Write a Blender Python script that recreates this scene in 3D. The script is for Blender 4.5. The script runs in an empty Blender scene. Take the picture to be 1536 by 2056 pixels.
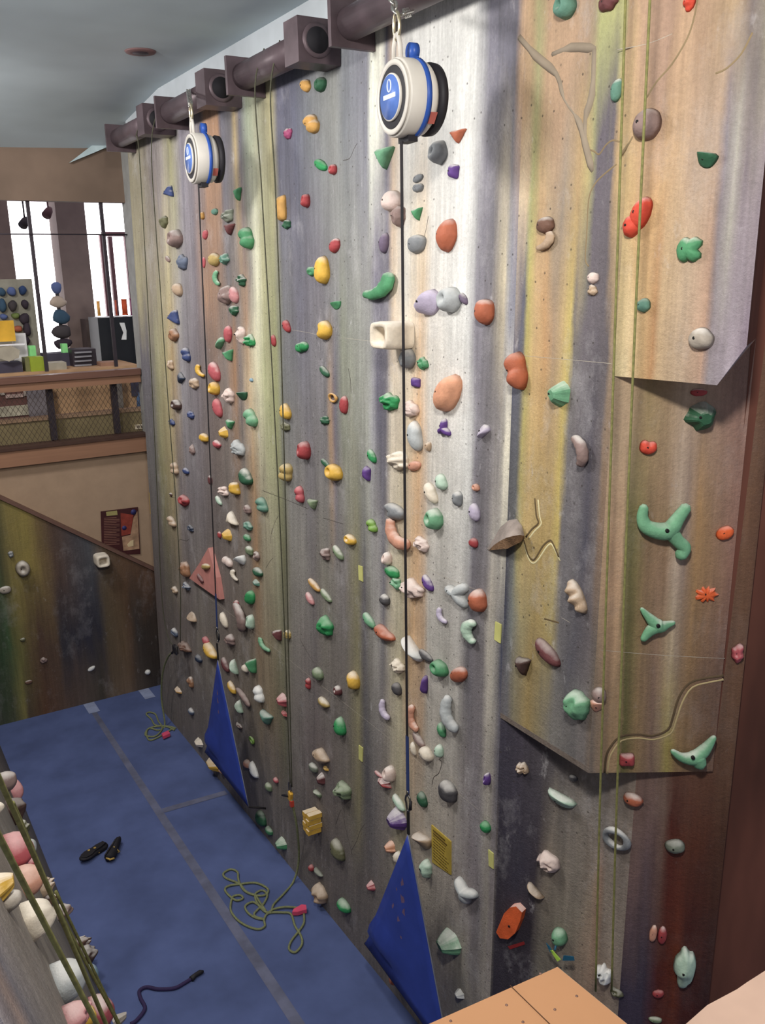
import bpy, math, random
from mathutils import Vector, Matrix, noise
random.seed(7)
SC = bpy.context.scene
COL = SC.collection
# ------------------------------------------------------------------ camera (fitted to the room's vanishing points)
CAM = Vector((0, 0, 5.0))
F = 1800.0; CX, CY = 768.0, 1028.0
def nv(a): return Vector(a).normalized()
_Y = nv((-366-CX, 577-CY, F)); _X = Vector((3840-CX, 485-CY, F)); _X = (_X-_Y*_X.dot(_Y)).normalized()
_Z = _Y.cross(_X)
if _Z[1] > 0: _Z = -_Z
ROW = [Vector((_X[i], _Y[i], _Z[i])) for i in range(3)]     # camera right / down / forward in the room's axes
cam_d = bpy.data.cameras.new('camera'); cam = bpy.data.objects.new('camera', cam_d); COL.objects.link(cam)
cam_d.sensor_fit = 'HORIZONTAL'; cam_d.sensor_width = 36; cam_d.lens = 36*F/1536; cam_d.clip_start = .02; cam_d.clip_end = 100
M = Matrix.Identity(4)
for i in range(3):
    M[i][0] = ROW[0][i]; M[i][1] = -ROW[1][i]; M[i][2] = -ROW[2][i]; M[i][3] = CAM[i]
cam.matrix_world = M
SC.camera = cam
# ------------------------------------------------------------------ light and exposure
SC.view_settings.view_transform = 'Standard'; SC.view_settings.look = 'None'
SC.view_settings.gamma = 1.0; SC.view_settings.use_curve_mapping = False
SC.view_settings.exposure = 0.0
WORLD = (0.80, 0.83, 0.95); WORLD_S = 0.38
w = bpy.data.worlds.new('room_ambience'); SC.world = w; w.use_nodes = True
w.node_tree.nodes['Background'].inputs[0].default_value = (*WORLD, 1); w.node_tree.nodes['Background'].inputs[1].default_value = WORLD_S
def area(name, loc, target, size, power, col, shape='DISK'):
    l = bpy.data.lights.new(name, 'AREA'); l.shape = shape; l.size = size; l.energy = power; l.color = col
    o = bpy.data.objects.new(name, l); COL.objects.link(o); o.location = loc
    o.rotation_euler = (Vector(target)-Vector(loc)).to_track_quat('-Z', 'Y').to_euler(); return o
WARM = (1, .95, .87)
area('ceiling_light', (0.5, 0.8, 6.5), (2.9, 3.4, 4.0), .38, 138, WARM)
area('ceiling_light', (0.2, 4.9, 6.5), (2.9, 6.0, 3.6), .7, 108, (1, .96, .92))
area('ceiling_light', (0.2, 8.4, 6.5), (2.6, 9.2, 3.2), .7, 98, (1, .96, .92))

# ------------------------------------------------------------------ picture measurements -> places in the room
LEAN = math.tan(math.radians(1.5)); D = 2.9
def ray(px, py): return ROW[0]*(px-CX) + ROW[1]*(py-CY) + ROW[2]*F
def proj(P):
    q = Vector(P)-CAM; z = q.dot(ROW[2]); return Vector((CX+F*q.dot(ROW[0])/z, CY+F*q.dot(ROW[1])/z))
def hit(px, py, P0, n):
    r = ray(px, py); return CAM + r*((Vector(P0)-CAM).dot(n)/r.dot(n))
def onX(px, py, X): return hit(px, py, (X, 0, 0), Vector((1, 0, 0)))
def onY(px, py, Y): return hit(px, py, (0, Y, 0), Vector((0, 1, 0)))
def onZ(px, py, Z): return hit(px, py, (0, 0, Z), Vector((0, 0, 1)))
class Surf:
    def __init__(s, foot, u, lean=LEAN):
        s.P = Vector((foot[0], foot[1], 5.0)); s.u = Vector((u[0], u[1], 0)).normalized()
        s.v = Vector((lean, 0, 1)).normalized(); s.n = s.v.cross(s.u).normalized()
        if s.n.dot(CAM-s.P) < 0: s.n = -s.n
    def at(s, px, py, off=0): return hit(px, py, s.P+s.n*off, s.n)
EX, EY = 2.9, 2.82
def dr(deg): a = math.radians(deg); return (math.sin(a), -math.cos(a))
SA = Surf((2.9, 5), (0, -1))
SB = Surf((EX, EY), dr(58))
SV = Surf((EX, EY), dr(16))
LX, LY = 2.9, 3.50
SL = Surf((LX, LY), dr(18))
l_end = Vector((LX, LY)) + Vector(dr(18))*.80
SR = Surf((l_end.x, l_end.y), dr(50))
SF = Surf((1.4, 10.5), (1, 0), 0)
TS = math.tan(math.radians(13.4)); XB = .97
SS = Surf((XB-5*TS, 3), (0, -1), -TS)
# the left slab faces +X: u runs away from the camera so that u, v, n stay right handed
SS.n = Vector((1, 0, TS)).normalized(); SS.u = Vector((0, 1, 0)); SS.v = Vector((-TS, 0, 1)).normalized()
SS.P = Vector((XB, 3, 0))
SURF = dict(A=SA, B=SB, V=SV, L=SL, R=SR, F=SF, S=SS)

# ------------------------------------------------------------------ materials
SAT = .80
def lin(c):
    l_ = .3*c[0]+.59*c[1]+.11*c[2]; c = tuple(l_+(x-l_)*SAT for x in c)
    return tuple(((x/255)/12.92 if x/255 <= .04045 else ((x/255+.055)/1.055)**2.4) for x in c)
MATS = {}
def nodes(name):
    m = bpy.data.materials.new(name); m.use_nodes = True; nt = m.node_tree; b = nt.nodes['Principled BSDF']; return m, nt, b
def mixc(nt, fac, a, b, mode='MIX'):
    n = nt.nodes.new('ShaderNodeMix'); n.data_type = 'RGBA'; n.blend_type = mode
    for s, v in ((0, fac), (6, a), (7, b)):
        if hasattr(v, 'is_linked') or hasattr(v, 'links'): nt.links.new(v, n.inputs[s])
        elif isinstance(v, (int, float)): n.inputs[s].default_value = v
        else: n.inputs[s].default_value = (*v[:3], 1)
    return n.outputs[2]
def math_n(nt, op, a, b=None, clamp=False):
    n = nt.nodes.new('ShaderNodeMath'); n.operation = op; n.use_clamp = clamp
    for i, v in enumerate((a, b)):
        if v is None: continue
        if isinstance(v, (int, float)): n.inputs[i].default_value = v
        else: nt.links.new(v, n.inputs[i])
    return n.outputs[0]
def noise_n(nt, scale, det=3, rough=.55, stretch=None, vec=None):
    tc = nt.nodes.new('ShaderNodeTexCoord'); mp = nt.nodes.new('ShaderNodeMapping')
    nt.links.new(vec or tc.outputs['Object'], mp.inputs[0])
    if stretch: mp.inputs['Scale'].default_value = stretch
    n = nt.nodes.new('ShaderNodeTexNoise'); n.inputs['Scale'].default_value = scale
    n.inputs['Detail'].default_value = det; n.inputs['Roughness'].default_value = rough
    nt.links.new(mp.outputs[0], n.inputs['Vector']); return n.outputs[0]
def rng(nt, v, a, b, c=0., d=1.):
    n = nt.nodes.new('ShaderNodeMapRange'); nt.links.new(v, n.inputs[0])
    for i, x in enumerate((a, b, c, d)): n.inputs[i+1].default_value = x
    return n.outputs[0]
def mat(name, rgb, rough=.6, metal=0., var=.12, scale=8, bump=0., stretch=None, chalk=0., emit=None, es=1., spec=.3, alpha=None):
    if name in MATS: return MATS[name]
    m, nt, b = nodes(name); c = lin(rgb)
    nz = noise_n(nt, scale, stretch=stretch)
    out = mixc(nt, rng(nt, nz, .3, .7), tuple(x*(1-var) for x in c), tuple(min(1, x*(1+var)) for x in c))
    if chalk > 0:
        g = nt.nodes.new('ShaderNodeNewGeometry'); s = nt.nodes.new('ShaderNodeSeparateXYZ'); nt.links.new(g.outputs['Normal'], s.inputs[0])
        oi = nt.nodes.new('ShaderNodeObjectInfo')
        k = noise_n(nt, 22, 4)
        up = rng(nt, math_n(nt, 'ADD', s.outputs[2], math_n(nt, 'MULTIPLY', k, .7)), .75, 1.35)
        amt = math_n(nt, 'MULTIPLY', up, math_n(nt, 'MULTIPLY', rng(nt, oi.outputs['Random'], 0, 1, .25, 1.0), chalk), True)
        out = mixc(nt, amt, out, lin((232, 228, 222)))
    nt.links.new(out, b.inputs['Base Color'])
    b.inputs['Roughness'].default_value = rough; b.inputs['Metallic'].default_value = metal
    b.inputs['Specular IOR Level'].default_value = spec
    if bump:
        bn = nt.nodes.new('ShaderNodeBump'); bn.inputs['Strength'].default_value = bump; bn.inputs['Distance'].default_value = .01
        nt.links.new(noise_n(nt, scale*6, 4), bn.inputs['Height']); nt.links.new(bn.outputs[0], b.inputs['Normal'])
    if emit:
        b.inputs['Emission Color'].default_value = (*lin(emit), 1); b.inputs['Emission Strength'].default_value = es
    if alpha is not None:
        b.inputs['Alpha'].default_value = alpha
    MATS[name] = m; return m

def painted(name, rows, coord, gain=1.0, streak=.20, dots=True, warp=.05, smudge=.38, dark=.16):
    """rows = [(height, [(position along the wall, colour)...])]; bands of paint running down the wall"""
    m, nt, b = nodes(name)
    tc = nt.nodes.new('ShaderNodeTexCoord'); sp = nt.nodes.new('ShaderNodeSeparateXYZ'); nt.links.new(tc.outputs['Object'], sp.inputs[0])
    src = {'X': 0, 'Y': 1}[coord]
    u = sp.outputs[src]; z = sp.outputs[2]
    st = (1, 1, .35)
    wv = noise_n(nt, 2.2, 5, .65, st)
    wv2 = noise_n(nt, 9, 5, .75, (1, 1, .25))
    u2 = math_n(nt, 'ADD', u, math_n(nt, 'ADD', math_n(nt, 'MULTIPLY', math_n(nt, 'SUBTRACT', wv, .5), warp), math_n(nt, 'MULTIPLY', math_n(nt, 'SUBTRACT', wv2, .5), warp*.9)))
    lo = min(p for _, r in rows for p, _ in r); hi = max(p for _, r in rows for p, _ in r)
    fac = rng(nt, u2, lo, hi)
    prev = None; pz = None
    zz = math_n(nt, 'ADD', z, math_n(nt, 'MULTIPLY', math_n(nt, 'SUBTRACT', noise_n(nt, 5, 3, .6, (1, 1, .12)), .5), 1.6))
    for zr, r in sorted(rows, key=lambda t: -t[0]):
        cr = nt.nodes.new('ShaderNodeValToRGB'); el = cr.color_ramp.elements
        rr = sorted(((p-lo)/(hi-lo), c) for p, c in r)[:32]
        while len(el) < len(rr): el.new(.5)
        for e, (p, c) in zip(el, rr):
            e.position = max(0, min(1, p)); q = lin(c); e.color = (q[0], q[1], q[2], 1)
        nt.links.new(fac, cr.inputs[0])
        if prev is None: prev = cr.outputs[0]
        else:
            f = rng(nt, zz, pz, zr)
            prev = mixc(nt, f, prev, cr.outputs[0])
        pz = zr
    s1 = noise_n(nt, 9, 6, .7, (1, 1, .06)); s2 = noise_n(nt, 40, 3, .6, (1, 1, .05)); gr = noise_n(nt, 60, 3, .7)
    k = math_n(nt, 'MULTIPLY', rng(nt, s1, .25, .75, 1-streak, 1+streak), rng(nt, s2, .3, .7, 1-streak*.6, 1+streak*.6))
    k = math_n(nt, 'MULTIPLY', k, rng(nt, gr, .3, .7, .91, 1.09))
    k = math_n(nt, 'MULTIPLY', k, gain)
    n = nt.nodes.new('ShaderNodeVectorMath'); n.operation = 'SCALE'; nt.links.new(prev, n.inputs[0]); nt.links.new(k, n.inputs['Scale'])
    out = n.outputs[0]
    sm = math_n(nt, 'ADD', rng(nt, noise_n(nt, 2.6, 8, .75, (1, 1, .6)), .55, .74, 0, smudge), rng(nt, noise_n(nt, 11, 4, .7, (1, 1, .5)), .64, .74, 0, smudge), True)
    out = mixc(nt, sm, out, lin((205, 202, 205)))
    # faint darker scuffs lower down the wall
    if dark:
        dk = math_n(nt, 'MULTIPLY', rng(nt, noise_n(nt, 4, 6, .7), .42, .7), dark)
        out = mixc(nt, dk, out, lin((70, 64, 62)))
    if dots:
        v = nt.nodes.new('ShaderNodeTexVoronoi'); v.voronoi_dimensions = '2D'; v.inputs['Scale'].default_value = 7.5; v.inputs['Randomness'].default_value = .8
        cb = nt.nodes.new('ShaderNodeCombineXYZ'); nt.links.new(u, cb.inputs[0]); nt.links.new(z, cb.inputs[1]); nt.links.new(cb.outputs[0], v.inputs['Vector'])
        d = math_n(nt, 'MULTIPLY', rng(nt, v.outputs['Distance'], .03, .05, .7, 0), rng(nt, noise_n(nt, 1.7, 2), .45, .55, .15, 1))
        out = mixc(nt, d, out, lin((60, 52, 48)))
    nt.links.new(out, b.inputs['Base Color']); b.inputs['Roughness'].default_value = .7; b.inputs['Specular IOR Level'].default_value = .3
    bn = nt.nodes.new('ShaderNodeBump'); bn.inputs['Strength'].default_value = .6; bn.inputs['Distance'].default_value = .012
    nt.links.new(math_n(nt, 'ADD', noise_n(nt, 14, 6, .7), math_n(nt, 'MULTIPLY', noise_n(nt, 70, 3, .7), .5)), bn.inputs['Height'])
    nt.links.new(bn.outputs[0], b.inputs['Normal'])
    return m

# ------------------------------------------------------------------ mesh helpers
class MB:
    def __init__(s): s.v = []; s.f = []; s.sm = []
    def add(s, vs, fs, smooth=False):
        o = len(s.v); s.v += [tuple(v) for v in vs]; s.f += [tuple(i+o for i in f) for f in fs]; s.sm += [smooth]*len(fs); return s
    def box(s, c, size, ax=None):
        c = Vector(c); ax = ax or (Vector((1, 0, 0)), Vector((0, 1, 0)), Vector((0, 0, 1)))
        vs = [c+ax[0]*(i*size[0]/2)+ax[1]*(j*size[1]/2)+ax[2]*(k*size[2]/2) for i in (-1, 1) for j in (-1, 1) for k in (-1, 1)]
        return s.add(vs, [(0, 1, 3, 2), (4, 6, 7, 5), (0, 4, 5, 1), (2, 3, 7, 6), (0, 2, 6, 4), (1, 5, 7, 3)])
    def bb(s, lo, hi):
        lo = Vector(lo); hi = Vector(hi); return s.box((lo+hi)/2, hi-lo)
    def prism(s, poly, dvec):
        poly = [Vector(p) for p in poly]; dvec = Vector(dvec); n = len(poly)
        return s.add(poly+[p+dvec for p in poly], [tuple(range(n)), tuple(range(2*n-1, n-1, -1))]+[(i, i+n, (i+1) % n+n, (i+1) % n) for i in range(n)])
    def tube(s, pts, r, seg=8, closed=False, cap=True):
        pts = [Vector(p) for p in pts]; n = len(pts); rs = r if isinstance(r, (list, tuple)) else [r]*n
        vs = []; prevn = None
        for i, p in enumerate(pts):
            a = pts[i-1] if (i > 0 or closed) else p; b = pts[(i+1) % n] if (i < n-1 or closed) else p
            t = (b-a).normalized() if (b-a).length > 1e-9 else Vector((0, 0, 1))
            if prevn is None:
                h = Vector((0, 0, 1)) if abs(t.z) < .9 else Vector((1, 0, 0)); nn = t.cross(h).normalized()
            else:
                nn = (prevn-t*prevn.dot(t)); nn = nn.normalized() if nn.length > 1e-6 else prevn
            prevn = nn; bn = t.cross(nn)
            for k in range(seg):
                a_ = 2*math.pi*k/seg; vs.append(p+(nn*math.cos(a_)+bn*math.sin(a_))*rs[i])
        fs = []
        for i in range(n if closed else n-1):
            j = (i+1) % n
            for k in range(seg): fs.append((i*seg+k, i*seg+(k+1) % seg, j*seg+(k+1) % seg, j*seg+k))
        if cap and not closed: fs.append(tuple(range(seg-1, -1, -1))); fs.append(tuple((n-1)*seg+k for k in range(seg)))
        return s.add(vs, fs, True)
    def lathe(s, prof, c, axis, seg=40, smooth=True):
        axis = Vector(axis).normalized(); h = Vector((0, 0, 1)) if abs(axis.z) < .9 else Vector((1, 0, 0))
        a = axis.cross(h).normalized(); b = axis.cross(a); c = Vector(c); vs = []; fs = []
        for x, r in prof:
            for k in range(seg):
                t = 2*math.pi*k/seg; vs.append(c+axis*x+(a*math.cos(t)+b*math.sin(t))*r)
        for i in range(len(prof)-1):
            for k in range(seg): fs.append((i*seg+k, i*seg+(k+1) % seg, (i+1)*seg+(k+1) % seg, (i+1)*seg+k))
        fs.append(tuple(range(seg-1, -1, -1))); fs.append(tuple((len(prof)-1)*seg+k for k in range(seg)))
        return s.add(vs, fs, smooth)
    def build(s, name, m, parent=None, smooth=None, recalc=True):
        me = bpy.data.meshes.new(name); me.from_pydata(s.v, [], s.f)
        me.polygons.foreach_set('use_smooth', s.sm if smooth is None else [smooth]*len(s.f))
        if recalc:
            import bmesh
            bm = bmesh.new(); bm.from_mesh(me); bmesh.ops.recalc_face_normals(bm, faces=bm.faces); bm.to_mesh(me); bm.free()
        if m: me.materials.append(m)
        o = bpy.data.objects.new(name, me); COL.objects.link(o)
        if parent is not None:
            o.parent = parent; o.matrix_parent_inverse = parent_inv(parent)
        return o
def world_m(p):
    return (world_m(p.parent) @ p.matrix_parent_inverse @ p.matrix_basis) if p.parent else p.matrix_basis.copy()
def parent_inv(p): return world_m(p).inverted()
def tag(o, label=None, cat=None, group=None, kind=None):
    if label: o['label'] = label
    if cat: o['category'] = cat
    if group: o['group'] = group
    if kind: o['kind'] = kind
    return o
def thing(name, label, cat, loc=(0, 0, 0), group=None):
    o = bpy.data.objects.new(name, None); COL.objects.link(o); o.location = loc; o.empty_display_size = .1
    return tag(o, label, cat, group)
def struct(name, mb, m, parent=None):
    o = mb.build(name, m, parent, smooth=True if name == 'ceiling' else None)
    if parent is None: o['kind'] = 'structure'
    return o
def smooth_path(pts, n=6, closed=False):
    pts = [Vector(p) for p in pts]; out = []; N = len(pts)
    for i in range(N if closed else N-1):
        g = lambda k: pts[k % N] if closed else pts[max(0, min(N-1, k))]
        p0, p1, p2, p3 = g(i-1), g(i), g(i+1), g(i+2)
        for j in range(n):
            t = j/n; out.append(.5*((2*p1)+(p2-p0)*t+(2*p0-5*p1+4*p2-p3)*t*t+(3*p1-p0-3*p2+p3)*t**3))
    if not closed: out.append(pts[-1])
    return out

# ================================================================== THE BIG WALLS
def prow(surf, y, data, coord, off=0):
    ps = []
    for x, c in data:
        P = surf.at(x, y); ps.append((P[0] if coord == 'X' else P[1], c))
    zc = surf.at(sum(x for x, _ in data)/len(data), y).z
    return ps, zc
# rows of paint bands on the main wall (position measured across the wall, colour of the paint)
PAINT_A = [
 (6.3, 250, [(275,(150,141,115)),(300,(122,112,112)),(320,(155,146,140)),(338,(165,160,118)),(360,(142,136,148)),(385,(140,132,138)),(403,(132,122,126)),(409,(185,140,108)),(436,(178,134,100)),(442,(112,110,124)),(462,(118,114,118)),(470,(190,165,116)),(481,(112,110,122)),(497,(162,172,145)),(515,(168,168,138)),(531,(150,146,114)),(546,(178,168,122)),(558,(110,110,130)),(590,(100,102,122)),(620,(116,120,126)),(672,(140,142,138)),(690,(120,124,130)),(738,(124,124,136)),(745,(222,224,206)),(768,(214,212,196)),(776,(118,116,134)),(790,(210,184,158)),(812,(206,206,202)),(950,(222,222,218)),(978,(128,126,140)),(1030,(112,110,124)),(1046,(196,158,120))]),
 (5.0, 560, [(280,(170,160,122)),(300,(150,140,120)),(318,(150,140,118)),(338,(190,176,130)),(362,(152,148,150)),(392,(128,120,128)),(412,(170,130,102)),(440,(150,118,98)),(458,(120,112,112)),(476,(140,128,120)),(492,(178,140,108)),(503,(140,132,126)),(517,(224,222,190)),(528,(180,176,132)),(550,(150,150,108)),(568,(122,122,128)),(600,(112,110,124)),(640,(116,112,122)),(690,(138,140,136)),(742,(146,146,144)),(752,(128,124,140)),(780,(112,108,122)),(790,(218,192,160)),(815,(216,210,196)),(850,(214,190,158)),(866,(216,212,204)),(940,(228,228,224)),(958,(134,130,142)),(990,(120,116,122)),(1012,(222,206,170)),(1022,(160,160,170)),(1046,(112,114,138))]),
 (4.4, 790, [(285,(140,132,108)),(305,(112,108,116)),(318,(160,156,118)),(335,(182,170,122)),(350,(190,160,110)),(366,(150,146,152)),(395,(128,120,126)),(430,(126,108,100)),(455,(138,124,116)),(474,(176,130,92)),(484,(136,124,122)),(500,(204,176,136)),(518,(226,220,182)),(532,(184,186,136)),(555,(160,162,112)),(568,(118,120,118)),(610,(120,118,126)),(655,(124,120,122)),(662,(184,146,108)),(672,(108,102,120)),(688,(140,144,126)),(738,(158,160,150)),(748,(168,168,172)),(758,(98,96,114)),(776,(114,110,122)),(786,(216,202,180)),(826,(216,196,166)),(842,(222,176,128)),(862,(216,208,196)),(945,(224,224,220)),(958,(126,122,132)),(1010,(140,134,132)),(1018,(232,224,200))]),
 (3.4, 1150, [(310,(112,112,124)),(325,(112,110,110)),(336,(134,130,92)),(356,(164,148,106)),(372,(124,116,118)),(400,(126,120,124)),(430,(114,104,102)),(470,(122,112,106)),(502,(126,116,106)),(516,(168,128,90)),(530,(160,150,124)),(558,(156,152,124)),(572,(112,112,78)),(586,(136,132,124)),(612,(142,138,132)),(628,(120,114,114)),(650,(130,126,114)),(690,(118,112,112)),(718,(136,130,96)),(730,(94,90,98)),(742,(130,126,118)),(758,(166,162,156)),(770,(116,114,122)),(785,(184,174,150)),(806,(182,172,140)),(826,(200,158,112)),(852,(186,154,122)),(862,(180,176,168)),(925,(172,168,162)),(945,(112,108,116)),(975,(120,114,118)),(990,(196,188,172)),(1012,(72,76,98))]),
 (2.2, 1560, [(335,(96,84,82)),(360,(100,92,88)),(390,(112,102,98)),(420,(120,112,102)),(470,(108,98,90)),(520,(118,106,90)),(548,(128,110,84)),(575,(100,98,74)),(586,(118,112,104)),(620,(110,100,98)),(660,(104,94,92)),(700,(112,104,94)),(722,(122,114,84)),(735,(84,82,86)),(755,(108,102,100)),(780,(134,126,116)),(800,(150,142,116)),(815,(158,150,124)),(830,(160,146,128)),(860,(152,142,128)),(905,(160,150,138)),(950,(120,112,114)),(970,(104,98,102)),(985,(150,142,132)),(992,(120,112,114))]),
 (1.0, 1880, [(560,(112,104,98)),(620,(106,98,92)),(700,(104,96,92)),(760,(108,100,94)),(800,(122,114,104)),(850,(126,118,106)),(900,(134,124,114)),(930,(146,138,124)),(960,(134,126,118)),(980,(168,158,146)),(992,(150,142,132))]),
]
# (pale band above the bars is a separate fascia)
# ochre stretch between the arris and the overhang's edge
PAINT_A2 = [
 (140, [(985,(120,118,130)),(1030,(114,112,126)),(1042,(198,158,124)),(1066,(192,158,116)),(1080,(178,172,118)),(1100,(196,158,122)),(1150,(196,158,124)),(1178,(180,150,122)),(1192,(170,152,118)),(1202,(186,188,120)),(1248,(184,182,118)),(1256,(192,156,118))]),
 (380, [(985,(116,116,126)),(1018,(116,112,122)),(1030,(228,206,172)),(1058,(218,190,152)),(1066,(186,184,118)),(1084,(196,162,116)),(1110,(188,160,124)),(1130,(168,150,130)),(1160,(200,164,112)),(1178,(200,180,116)),(1188,(160,156,112)),(1196,(112,104,116)),(1226,(112,104,112)),(1236,(200,164,112)),(1252,(204,172,116))]),
 (640, [(985,(120,116,122)),(1010,(226,204,166)),(1020,(160,160,168)),(1028,(98,100,126)),(1052,(110,110,126)),(1060,(206,192,104)),(1074,(216,176,124)),(1096,(212,160,104)),(1112,(182,150,116)),(1130,(204,172,116)),(1146,(214,190,100)),(1154,(128,122,120)),(1176,(118,110,118)),(1222,(106,98,104)),(1230,(160,136,110))]),
 (980, [(985,(120,116,118)),(1008,(218,208,180)),(1016,(96,96,104)),(1036,(110,112,110)),(1044,(180,164,96)),(1062,(216,180,112)),(1090,(200,166,102)),(1108,(196,164,100)),(1122,(218,190,98)),(1132,(124,120,126)),(1160,(118,114,118)),(1182,(86,84,100)),(1200,(118,108,108)),(1210,(150,120,96))]),
 (1250, [(985,(150,142,130)),(1000,(140,136,140)),(1012,(74,76,98)),(1028,(138,142,136)),(1044,(172,158,112)),(1080,(186,156,88)),(1106,(176,156,90)),(1124,(120,116,118)),(1150,(100,98,108)),(1184,(112,104,108)),(1200,(120,108,100))]),
 (1420, [(985,(84,78,96)),(1016,(120,118,122)),(1030,(150,140,110)),(1058,(176,148,88)),(1080,(160,144,104)),(1110,(138,134,128)),(1150,(120,116,116)),(1176,(128,120,118)),(1190,(130,112,96))]),
]
rows = []
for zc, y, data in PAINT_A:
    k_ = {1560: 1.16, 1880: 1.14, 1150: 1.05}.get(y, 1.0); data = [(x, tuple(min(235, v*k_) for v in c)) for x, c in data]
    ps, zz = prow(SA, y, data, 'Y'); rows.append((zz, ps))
# bands of equal height: use the height on the wall at the middle of what is seen in each row
GAIN = 1.0
def wall_poly(pts): return pts
def surf_pt(s, t, z):                       # point t metres along the foot line, at height z
    return Vector((s.P.x+s.u.x*t+LEAN*(z-5), s.P.y+s.u.y*t, z))
def pA(y, z): return Vector((D+LEAN*(z-5), y, z))
YF = 9.78; ZT = 6.72
ZB = 2.64
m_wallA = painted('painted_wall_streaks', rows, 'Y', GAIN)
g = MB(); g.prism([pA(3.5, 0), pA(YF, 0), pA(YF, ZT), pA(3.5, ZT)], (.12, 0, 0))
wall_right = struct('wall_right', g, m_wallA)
rows2 = [(SA.at(1120, y).z, [(SA.at(x, y)[1], c) for x, c in d]) for y, d in PAINT_A2]
m_wallA2 = painted('painted_ochre_streaks', rows2, 'Y', .88, streak=.12)
g = MB(); g.prism([pA(EY, ZB), pA(3.5, ZB), pA(3.5, ZT+.6), pA(EY, ZT+.6)], (.12, 0, 0))
struct('wall_right_panel', g, m_wallA2)
# face turned towards the camera, right of the ochre stretch
PB = [(850, [(1235,(176,148,116)),(1262,(168,140,108)),(1300,(150,126,84)),(1340,(158,130,96)),(1372,(176,150,126)),(1410,(160,132,110)),(1480,(150,112,98))]),
      (1150,[(1205,(178,146,112)),(1222,(196,152,114)),(1246,(200,158,120)),(1254,(112,108,64)),(1276,(136,122,70)),(1296,(132,104,74)),(1334,(150,116,86)),(1356,(184,160,138)),(1372,(150,126,112)),(1396,(170,128,80)),(1412,(156,118,78)),(1440,(150,112,84)),(1470,(150,106,90))]),
      (1450,[(1190,(120,106,96)),(1222,(168,134,96)),(1242,(172,138,98)),(1252,(108,102,56)),(1278,(146,116,76)),(1310,(128,100,84)),(1326,(150,124,92)),(1344,(160,142,70)),(1362,(150,116,74)),(1400,(132,98,74)),(1440,(120,88,72))])]
rowsB = [(SB.at(1330, y).z, [(SB.at(x, y)[0], c) for x, c in d]) for y, d in PB]
m_wallB = painted('painted_brown_streaks', rowsB, 'X', GAIN, dots=False, warp=.03, smudge=.12)
BL = .60
g = MB(); g.prism([surf_pt(SB, 0, ZB), surf_pt(SB, BL, ZB), surf_pt(SB, BL, ZT+.6), surf_pt(SB, 0, ZT+.6)], (.1, .1, 0))
g.prism([surf_pt(SB, 0, ZB), surf_pt(SB, BL, ZB), surf_pt(SB, BL, ZB)+Vector((.1, .6, 0)), pA(3.5, ZB)+Vector((.12, 0, 0)), pA(3.5, ZB)], (0, 0, .03))
struct('wall_right_return', g, m_wallB)
# the higher overhang
ZV = 4.555
PV = [(120,[(1250,(196,160,120)),(1300,(184,146,118)),(1340,(176,140,116)),(1372,(190,152,118)),(1410,(184,148,116)),(1470,(188,156,116)),(1500,(140,124,120)),(1536,(156,148,122))]),
      (380,[(1240,(214,182,122)),(1280,(214,174,116)),(1310,(206,160,104)),(1330,(200,160,112)),(1390,(190,160,134)),(1430,(184,154,128)),(1446,(130,120,130)),(1470,(176,170,158)),(1490,(142,128,136)),(1520,(150,138,138))]),
      (640,[(1232,(212,192,134)),(1262,(222,196,146)),(1292,(216,174,116)),(1314,(190,138,88)),(1326,(200,166,122)),(1372,(204,174,142)),(1414,(190,150,124)),(1430,(146,134,140)),(1470,(180,166,180)),(1500,(150,132,150))])]
rowsV = [(SV.at(1370, y).z, [(SV.at(x, y)[1], c) for x, c in d]) for y, d in PV]
m_wallV = painted('painted_overhang_streaks', rowsV, 'Y', .82, dots=False, warp=.03, smudge=.2)
VL = (Vector((SV.at(1500, 700).x, SV.at(1500, 700).y, 0))-Vector((EX, EY, 0))).length
vz1 = SV.at(1500, 695).z
vt = (SV.at(1442, 765)-Vector((EX, EY, SV.at(1442, 765).z))).length
g = MB()
front = [surf_pt(SV, 0, ZV), surf_pt(SV, vt, ZV-.01), surf_pt(SV, VL, vz1), surf_pt(SV, VL, ZT+.6), surf_pt(SV, 0, ZT+.6)]
back = [surf_pt(SB, 0.01, ZV), surf_pt(SB, vt*.85, ZV), surf_pt(SB, BL, vz1), surf_pt(SB, BL, ZT+.6), surf_pt(SB, 0.01, ZT+.6)]
g.add(front+back, [(0, 1, 2, 3, 4), (0, 5, 6, 1), (1, 6, 7, 2), (4, 3, 8, 9)])
struct('wall_right_overhang', g, m_wallV)
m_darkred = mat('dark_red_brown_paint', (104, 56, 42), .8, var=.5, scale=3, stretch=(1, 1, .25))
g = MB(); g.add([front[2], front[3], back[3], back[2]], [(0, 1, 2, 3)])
struct('wall_right_overhang_side', g, m_darkred)
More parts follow.
